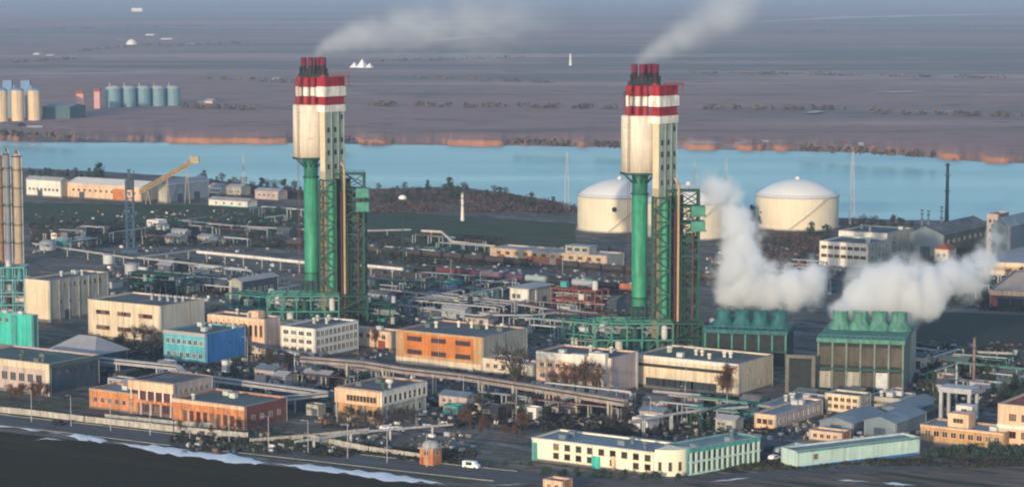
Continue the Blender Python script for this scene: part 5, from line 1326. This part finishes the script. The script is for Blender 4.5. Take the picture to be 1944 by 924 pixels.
for px, py, s in ((1075,752,1.25),(1112,758,1.4),(1132,762,1.35),(1052,750,1.0),(1092,756,1.2),(1380,752,1.2),(1372,760,1.0)):
    plant(px, py, 'red', s, 'reddish brown bare tree in front of the pink and white block' if px < 1300 else 'reddish bare tree at the right end of the long hall front', 'reddish trees by the pink block' if px < 1300 else 'reddish trees by the long hall')
row(10, 95, 8, lambda x: 757+x*.05+rt.uniform(0,6), 'red', .7, 'brownish bare tree in front of the cream fascia hall', 'trees before the cream fascia hall')
row(180, 320, 14, lambda x: 655+rt.uniform(0,26), 'bare', .85, 'dark bare tree in the yard between cream three bay building and hipped shed', 'yard trees by the hipped shed')
row(500, 640, 9, lambda x: 700+rt.uniform(0,12), 'bare', .8, 'dark bare tree in front of the white office block', 'trees before the white office block')
plant(978, 765, 'bare', 2.0, 'tall dark bare tree beside the pipe bridge'); plant(712, 662, 'red', .8, 'rusty bare tree right of the white office block')
row(640, 800, 10, lambda x: 806+rt.uniform(0,10), 'bare', .65, 'dark bare tree along the canteen building front', 'trees before the canteen building')
row(870, 1000, 12, lambda x: 812+rt.uniform(-8,22), 'red', .62, 'russet scrub tree between guard tower and administration building', 'russet scrub left of the administration building')
row(840, 1200, 26, lambda x: 760+(x-840)*.07+rt.uniform(0,32), ('bare','bare','ever'), .6, 'dark yard tree under and before the pipe bridge', 'yard trees by the pipe bridge')
row(330, 545, 12, lambda x: 822+(x-330)*.03+rt.uniform(-3,4), ('bare','red','bush'), .5, 'small tree in front of the orange brick wing', 'small trees before the brick wing')
row(1230, 1460, 18, lambda x: 775+rt.uniform(0,48), ('bare','red','bush'), .55, 'small yard tree behind the colonnade wing', 'yard trees behind the colonnade wing')
row(1760, 1950, 22, lambda x: 868-(x-1740)*.01+rt.uniform(-8,3), 'bush', .75, 'green bush on the verge in front of the orange bungalow', 'hedge bushes before the bungalow', name='bush', cat='bush')
row(1020, 1290, 12, lambda x: 899+rt.uniform(0,6)+ (x-1020)*.02, ('bush',), .55, 'low dark bush under the cream front of the administration building', 'bushes before the administration building', name='bush', cat='bush')
row(1735, 1790, 9, lambda x: 782+rt.uniform(-10,6), 'poplar', .75, 'dark green upright tree between the mint cooling tower and pale gantry', 'upright trees by the gantry')
row(1500, 1740, 12, lambda x: 758+rt.uniform(0,16), ('bare','bush'), .6, 'small dark tree along the foot of the mint cooling tower', 'small trees at the cooling tower foot')
row(1860, 1950, 12, lambda x: 735+rt.uniform(0,60), ('bare','ever'), .7, 'dark tree behind the peach two storey house', 'trees behind the two storey house')
row(70, 560, 24, lambda x: 412+rt.uniform(0,56), ('bare','bare','ever'), .62, 'dark scrub tree on the flat left of the first tower', 'scrub on the flat left of the first tower')
row(700, 940, 12, lambda x: 470+rt.uniform(0,34)+(x-700)*.05, ('bare','ever'), .62, 'dark scrub tree between the grass and the tank wagons', 'scrub behind the tank wagons')
row(1400, 1560, 10, lambda x: 462+rt.uniform(0,40), ('bare','ever'), .6, 'dark scrub tree on the slope below the clear standing tank', 'scrub below the clear standing tank')
row(470, 560, 10, lambda x: 640+rt.uniform(0,8), 'bare', .6, 'dark tree between peach building and white office block', 'trees between peach building and office')
row(1700, 1940, 10, lambda x: 505+rt.uniform(0,35), ('bare','ever'), .6, 'dark tree in front of the grey storage halls', 'trees before the storage halls')
row(800, 1020, 8, lambda x: 900+rt.uniform(-6,4)-18, 'bush', .35, 'tiny weed bush along the road verge by the white van', 'weeds by the white van', name='bush', cat='bush')

# low scrub and weeds nobody could count
m_scrub = mat('dark_scrub_twigs', (.034, .036, .030), .95, .5, .15, 0, dirt=((.055,.070,.040), .05, .52))
m_scrubp = mat('purplish_scrub_twigs', (.105, .074, .070), .95, .4, .2, 0, dirt=((.040,.052,.034), .04, .55))
def scrub(name, x0, x1, y0, y1, n, hmax, m, seed, skew=0.0, shore=False):
    rr = random.Random(seed); b = MB(); cl = []
    for k in range(max(8, n//60)): cl.append((rr.uniform(x0,x1), rr.uniform(0,1), rr.uniform(.3,1)))
    for k in range(n):
        cx, cy, hh = rr.choice(cl)
        x = min(max(cx + rr.gauss(0,(x1-x0)*.02+6), x0), x1); f = min(max(cy + rr.gauss(0,.06), 0), 1)
        base = near_y(x)+4 if shore else y0
        y = base + f*((y1-base) if shore else (y1-y0)) + skew*(x-x0)
        p = G(x, y); h = hmax*hh*rr.uniform(.3,1)
        c = p + Vector((rr.uniform(-.8,.8), rr.uniform(-.8,.8), h*rr.random()))
        for q in range(2):
            a = Vector((rr.gauss(0,1),rr.gauss(0,1),rr.gauss(0,.6))).normalized()*rr.uniform(.4,1.1); e = a.cross(Vector((rr.gauss(0,1),rr.gauss(0,1),rr.gauss(0,1)))).normalized()*rr.uniform(.15,.5)
            b.add([c+a, c+e, c-a, c-e], [(0,1,2,3)])
    return tag(b.build(name, m), kind='stuff')
scrub('scrub', 690, 1090, 0, 404, 9000, 3.6, m_scrubp, 1, shore=True)
scrub('scrub', 380, 590, 0, 378, 3500, 3.0, m_scrubp, 2, shore=True)
scrub('undergrowth', 60, 570, 425, 470, 6000, 2.6, m_scrub, 3)
scrub('undergrowth', 690, 950, 445, 500, 5000, 2.8, m_scrub, 4, .02)
scrub('undergrowth', 250, 430, 500, 560, 3000, 2.4, m_scrub, 5)
scrub('undergrowth', 690, 1190, 530, 620, 5000, 1.8, m_scrub, 6, .01)
scrub('undergrowth', 840, 1200, 750, 815, 5000, 2.2, m_scrub, 7, .03)
scrub('undergrowth', 1220, 1480, 760, 825, 3500, 2.0, m_scrub, 8)
scrub('undergrowth', 1390, 1570, 445, 500, 3500, 2.6, m_scrubp, 9)
scrub('undergrowth', 1680, 1944, 490, 590, 4500, 2.4, m_scrub, 10)
scrub('undergrowth', 1740, 1944, 660, 770, 4500, 2.2, m_scrub, 11)
scrub('undergrowth', 180, 640, 650, 760, 5000, 1.8, m_scrub, 12)
m_farw = mat('far_bare_woods', (.120,.098,.090), .95, .35, .02)
def far_belt(x0, y0, x1, y1, n, seed):
    rr = random.Random(seed); b = MB()
    for k in range(n):
        f = rr.random(); f += .02*math.sin(f*40); p = G(x0+(x1-x0)*f, y0+(y1-y0)*f + rr.gauss(0,.35), 7.2)
        c = p + Vector((0,0,rr.uniform(.3,4.5)*(.35+.65*abs(math.sin(f*23+seed)))))
        if math.sin(f*57+seed)+math.sin(f*31) < -.7: continue
        for q in range(2):
            a = Vector((rr.gauss(0,1),rr.gauss(0,1),rr.gauss(0,.6))).normalized()*rr.uniform(1,3); e = a.cross(Vector((rr.gauss(0,1),rr.gauss(0,1),rr.gauss(0,1)))).normalized()*rr.uniform(.6,1.6)
            b.add([c+a, c+e, c-a, c-e], [(0,1,2,3)])
    tag(b.build('woods', m_farw), kind='stuff')
for i, (x0,y0,x1,y1,n) in enumerate(((0,58,420,50,500),(150,98,300,86,260),(300,90,470,82,260),(20,120,140,112,200),(700,200,1170,206,900),(780,148,1060,158,300),(1300,140,1944,150,600),(1330,206,1600,208,500),(1650,214,1944,222,500),(380,150,560,158,220),(340,204,480,208,260),(0,256,140,262,350),(560,262,670,268,260),(975,272,1090,277,300),(1520,284,1770,298,700),(1130,277,1190,280,200),(1460,62,1900,52,300),(700,118,1000,110,260))):
    far_belt(x0,y0,x1,y1,n,200+i)
scrub('weeds', 330, 900, 826, 850, 4500, .9, m_scrub, 13, .055)
scrub('weeds', 1300, 1944, 876, 892, 3000, .8, m_scrub, 14, -.01)
scrub('weeds', 500, 740, 690, 720, 2000, 1.8, m_scrub, 15, .1)

# ---------------- yard sheds, containers, small tanks and lamp posts that fill the plant
rc = random.Random(21)
def small_tank(px, py, r, h, m, label, group=None):
    t = thing('yard_tank', label, 'tank', G(px, py), 0, group)
    MB().lathe([(r,0),(r,h)], n=18).build('shell', m, t); MB().lathe([(r+.1,h),(r*.6,h+r*.2),(.01,h+r*.28)], n=18).build('roof', m_roofl, t)
    b = MB(); b.bar((r+.2,-.4,0),(r+.2,-.4,h+.8),.12); b.bar((r+.2,.2,0),(r+.2,.2,h+.8),.12); b.build('ladder', m_steel, t)
for px, py, r, h, m, lab in ((672,606,2.4,4.2,m_whitew,'squat white tank at the foot of the first tower stair'),(690,608,1.6,3.6,m_pale,'pale narrow tank right of the first tower stair'),(706,604,3.0,3.4,m_pale,'wide pale tank furthest right of the first tower'),(1290,668,2.0,3.0,m_whitew,'white tank before the second tower stair'),(1310,670,1.8,3.0,m_pale,'pale tank right of the second tower stair'),(428,706,1.3,4.2,m_whitew,'small white tank behind the long conveyor gallery'),(720,728,1.2,2.4,m_whitew,'tiny white tank behind the canteen roof'),(250,520,3.2,4.6,m_steel,'grey tank near the blue crane foot'),(206,500,2.6,4.2,m_pale,'pale tank left of the blue crane foot'),(120,470,4.0,4.5,m_tealp,'teal tank right of the tan column'),(90,474,4.0,4.0,m_steel,'grey tank beside the tan column foot'),(1120,560,2.6,4,m_steel,'grey tank left of the second tower shaft'),(830,622,2.2,4,m_dg,'dark green tank behind the orange building')):
    small_tank(px, py, r, h, m, lab)
def yard_shed(px, py, w, d, h, m, rm, label, group=None):
    B = Bld('yard_shed', label, 'shed', px, py, 0, 0, 0, m, m, rm, LX=w, LY=d, h=h, group=group, roof_kind=rc.choice(('flat','gable_x')), rise=1.0, plain=True)
    B.door('L', .7, 1.6, 2.1).win('L', 2, 1, 1, .9, .08, .5, .45, .8)
zones = [((560,760,700,790), 9, 'low dark shed in the yard between canteen and white office block'), ((860,770,1190,800), 10, 'small yard shed below the pipe bridge'), ((1220,775,1460,822), 9, 'small shed in the yard behind the colonnade wing'), ((60,430,560,470), 12, 'small shed on the scrubby flat left of the first tower'), ((700,545,960,620), 12, 'small shed in the pipe yard behind the orange building'), ((210,505,430,560), 9, 'small shed in the pipe yard behind the cream three bay building'), ((1060,540,1190,640), 8, 'small shed in the yard left of the second tower'), ((1740,690,1940,760), 9, 'small shed in the yard right of the mint cooling tower'), ((1690,500,1880,560), 6, 'small shed in front of the dark storage halls'), ((1560,760,1760,800), 5, 'small store between the hangars and the cooling tower'), ((200,706,330,752), 5, 'dark lean-to shed behind the orange brick wing'), ((520,690,640,740), 6, 'grey lean-to in the yard before the white office block')]
for (x0,y0,x1,y1), n, lab in zones:
    for i in range(n):
        for _ in range(12):
            px, py, w, d = rc.uniform(x0,x1), rc.uniform(y0,y1), rc.uniform(4,11), rc.uniform(3.5,8)
            q = G(px, py); e, f = axes(GRID)
            if not all(free(q - e*w*a + f*d*b, 1.5) for a in (0,.5,1) for b in (0,.5,1)): continue
            cn, cm = rc.choice((('grey concrete',m_conc),('dark blue',m_navy),('white plastered',m_whitew),('pinkish',m_pinkg),('teal',m_tealp),('sheet metal',m_steel),('black',m_dark)))
            l2 = cn + ' ' + re.sub('^(small|low|dark|grey)( dark)? ', 'small ' , lab)
            yard_shed(px, py, w, d, rc.uniform(2.4,4.2), cm, rc.choice((m_roof,m_roofb,m_roofl,m_roofg)), l2, 'sheds: ' + l2); break
lm = MB(); lm.tube((0,0,0),(0,0,9.5),.14,.09,n=6); lp_pole = lm.mesh('pole', m_steel)
lm = MB(); lm.bar((0,0,9.5),(1.6,0,9.8),.12); lm.box(1.2,-.2,9.7,2.2,.2,9.9); lp_arm = lm.mesh('lamp_arm', m_steel)
def lamp(px, py, lab, grp):
    t = thing('street_lamp', lab, 'street lamp', G(px, py), rc.uniform(200,260), grp); link('pole', lp_pole, t); link('lamp_arm', lp_arm, t)
for i in range(11): lamp(60+i*75, 800+i*8.6, 'slim street lamp along the grey road at the bottom', 'lamps along the bottom road')
for px, py in ((640,800),(735,800),(790,805),(980,800),(1170,790),(1235,812),(1300,790),(1380,800),(880,770),(560,720),(470,690)): lamp(px, py, 'slim lamp post in the yard around the pipe bridge', 'lamps in the yard')
for px, py in ((836,560),(800,556),(856,532),(912,560),(650,520),(505,560),(540,570),(470,560),(330,540),(1068,520),(1110,560)): lamp(px, py, 'slim lamp post in the pipe yard behind the front buildings', 'lamps in the pipe yard')

# litter of the yards: pallets, offcuts, crates, heaps too many to count
rd = random.Random(404); db = MB()
for (x0,y0,x1,y1,n) in ((60,400,580,480,420),(200,490,560,600,420),(680,470,1190,660,1300),(180,655,760,770,700),(600,700,1200,812,800),(1200,755,1760,835,650),(1340,470,1944,560,420),(1720,650,1944,790,420),(330,822,900,860,160)):
    for k in range(n):
        p = G(rd.uniform(x0,x1), rd.uniform(y0,y1)); w, d, h = rd.uniform(.4,2.2), rd.uniform(.3,1.3), rd.uniform(.15,1.2)
        if not free(p, 1.2): continue
        a = R(GRID + rd.choice((0,0,90)) + rd.uniform(-6,6)); cx, sx = math.cos(a), math.sin(a)
        q = [(p.x+cx*i*w/2-sx*j*d/2, p.y+sx*i*w/2+cx*j*d/2) for i, j in ((-1,-1),(1,-1),(1,1),(-1,1))]
        db.prism(q, 0, h, rd.choice((0,0,1,1,2,3,4,5,5,6)))
tag(db.build('debris', [m_dark, m_base, m_conc, m_steel, m_navy, mat('weathered_timber', (.15,.10,.07), .9, .3, .4), m_whitew]), kind='stuff')

# ---------------- steam and smoke
def plume(name, label, blobs, base, nscale, dens, lo, hi, step=1.0, stretch=(1,1,1), col=(.965,.985,1.0), grow=1.0, namp=2.2):
    """blobs: world (centre, radius, weight); a closed hull of merged balls holds a cloud that thins towards every ball's rim"""
    t0 = Vector(base)
    blobs = [(c, r*grow, w) for c, r, w in blobs]
    hull = MB()
    me = bpy.data.meshes.new(name)
    bm = bmesh.new()
    for c, r, w in blobs:
        bmesh.ops.create_icosphere(bm, subdivisions=2, radius=r, matrix=Matrix.Translation(Vector(c)-t0))
    bm.to_mesh(me); bm.free()
    m = bpy.data.materials.new(name + '_vapour'); m.use_nodes = True
    N, L = m.node_tree.nodes, m.node_tree.links
    N.remove(N['Principled BSDF'])
    tc = N.new('ShaderNodeTexCoord')
    nz = N.new('ShaderNodeTexNoise'); nz.inputs['Scale'].default_value = nscale; nz.inputs['Detail'].default_value = 4.5; nz.inputs['Roughness'].default_value = .62
    vm = N.new('ShaderNodeVectorMath'); vm.operation = 'MULTIPLY'; vm.inputs[1].default_value = stretch
    L.new(tc.outputs['Object'], vm.inputs[0]); L.new(vm.outputs[0], nz.inputs['Vector'])
    acc = None
    for c, r, w in blobs:
        d = N.new('ShaderNodeVectorMath'); d.operation = 'DISTANCE'; d.inputs[1].default_value = Vector(c)-t0
        L.new(tc.outputs['Object'], d.inputs[0])
        mr = N.new('ShaderNodeMapRange'); mr.inputs['From Min'].default_value = r; mr.inputs['From Max'].default_value = r*.1
        mr.inputs['To Min'].default_value = 0; mr.inputs['To Max'].default_value = w
        L.new(d.outputs['Value'], mr.inputs['Value'])
        if acc is None: acc = mr.outputs[0]
        else:
            ad = N.new('ShaderNodeMath'); ad.operation = 'ADD'; L.new(acc, ad.inputs[0]); L.new(mr.outputs[0], ad.inputs[1]); acc = ad.outputs[0]
    # density = clamp(sum + noise - threshold)
    ns = N.new('ShaderNodeMath'); ns.operation = 'MULTIPLY_ADD'; ns.inputs[1].default_value = namp; ns.inputs[2].default_value = -namp/2
    L.new(nz.outputs['Fac'], ns.inputs[0])
    ad = N.new('ShaderNodeMath'); ad.operation = 'ADD'; L.new(acc, ad.inputs[0]); L.new(ns.outputs[0], ad.inputs[1])
    mr = N.new('ShaderNodeMapRange'); mr.inputs['From Min'].default_value = lo; mr.inputs['From Max'].default_value = hi; mr.inputs['To Min'].default_value = 0; mr.inputs['To Max'].default_value = dens
    L.new(ad.outputs[0], mr.inputs['Value'])
    # thin with the balls' own fall-off so the hull never shows
    mi = N.new('ShaderNodeMath'); mi.operation = 'MINIMUM'; mi.inputs[1].default_value = 1.0; L.new(acc, mi.inputs[0])
    mu = N.new('ShaderNodeMath'); mu.operation = 'MULTIPLY'; L.new(mr.outputs[0], mu.inputs[0]); L.new(mi.outputs[0], mu.inputs[1])
    v = N.new('ShaderNodeVolumePrincipled'); v.inputs['Color'].default_value = (*col, 1); v.inputs['Anisotropy'].default_value = .1
    L.new(mu.outputs[0], v.inputs['Density']); L.new(v.outputs[0], N['Material Output'].inputs['Volume'])
    m.cycles.volume_step_rate = step
    me.materials.append(m)
    o = bpy.data.objects.new(name, me); COL.objects.link(o); o.location = t0
    rm = o.modifiers.new('merge', 'REMESH'); rm.mode = 'VOXEL'; rm.voxel_size = max(.8, min(r for _, r, _ in blobs)*.22)
    return tag(o, label, 'steam', 'steam and smoke plumes')
def at(px, py, Y):
    """a point in the air at depth Y seen at that picture point"""
    a = (px - W0/2)/FPX; b = (H0/2 - py)/FPX
    d = Vector((a, CHH + b*SH, -SH + b*CHH)); t = Y/d.y
    return Vector((0,0,CH)) + d*t
def bl(lst, Y, s): return [(at(x, y, Y+dy), r/s, w) for x, y, r, w, dy in lst]
c1 = CT1.root.location; Y1 = c1.y; s1 = FPX/Y1
plume('steam_cloud', 'white steam rising in a tall column from the teal cooling tower', bl([
 (1375,570,25,1.0,4),(1410,560,32,1.1,5),(1450,560,34,1.1,6),(1490,556,36,1.1,7),(1525,548,40,1.0,8),(1545,520,32,.8,10),
 (1390,525,44,1.1,5),(1425,520,42,1.0,8),(1405,480,42,1.0,10),(1412,445,42,.8,14),(1395,410,44,.68,18),(1375,375,42,.55,22),(1350,352,34,.45,26),(1490,520,34,.9,10)], Y1, s1), c1, .14, .55, .22, .95, .35, grow=1.32, namp=4.4)
c2 = CT2.root.location; Y2 = c2.y; s2 = FPX/Y2
plume('steam_cloud', 'white steam billowing right from the mint cooling tower', bl([
 (1588,590,24,1.1,4),(1622,578,34,1.2,6),(1660,572,40,1.2,7),(1700,572,44,1.2,8),(1740,575,42,1.1,9),(1640,545,40,1.0,8),(1680,525,40,1.0,10),(1720,530,48,1.1,12),
 (1770,545,46,1.0,14),(1800,525,46,.9,18),(1835,530,44,.8,22),(1862,505,38,.7,26),(1880,470,34,.55,30),(1893,435,26,.45,34),(1765,580,30,.9,10)], Y2, s2), c2, .14, .55, .24, .95, .35, grow=1.30, namp=4.4)
for T, px, py, lab, pts in ((T1, 600, 106, 'thin pale smoke drifting right from the first tower stacks', [(604,100,14,1.0),(618,90,20,1.0),(640,82,27,.95),(668,73,34,.85),(700,66,42,.75),(740,58,50,.6),(790,52,62,.5),(850,48,72,.42),(920,46,80,.34),(1000,38,88,.27)]),
                            (T2, 1220, 122, 'thin pale smoke drifting up right from the second tower stacks', [(1216,116,16,1.0),(1232,105,22,1.0),(1255,92,28,.9),(1285,75,36,.8),(1320,58,44,.7),(1355,38,52,.6),(1390,16,58,.5),(1420,-6,60,.4)])):
    Yt = T.location.y; st = FPX/Yt
    plume('smoke_plume', lab, [(at(x, y, Yt+i*5), r/st, w) for i, (x, y, r, w) in enumerate(pts)], at(px, py, Yt), .09, .13, .02, 1.0, 1.0, (.6,1,1.3), (.98,.985,.99), grow=1.25)
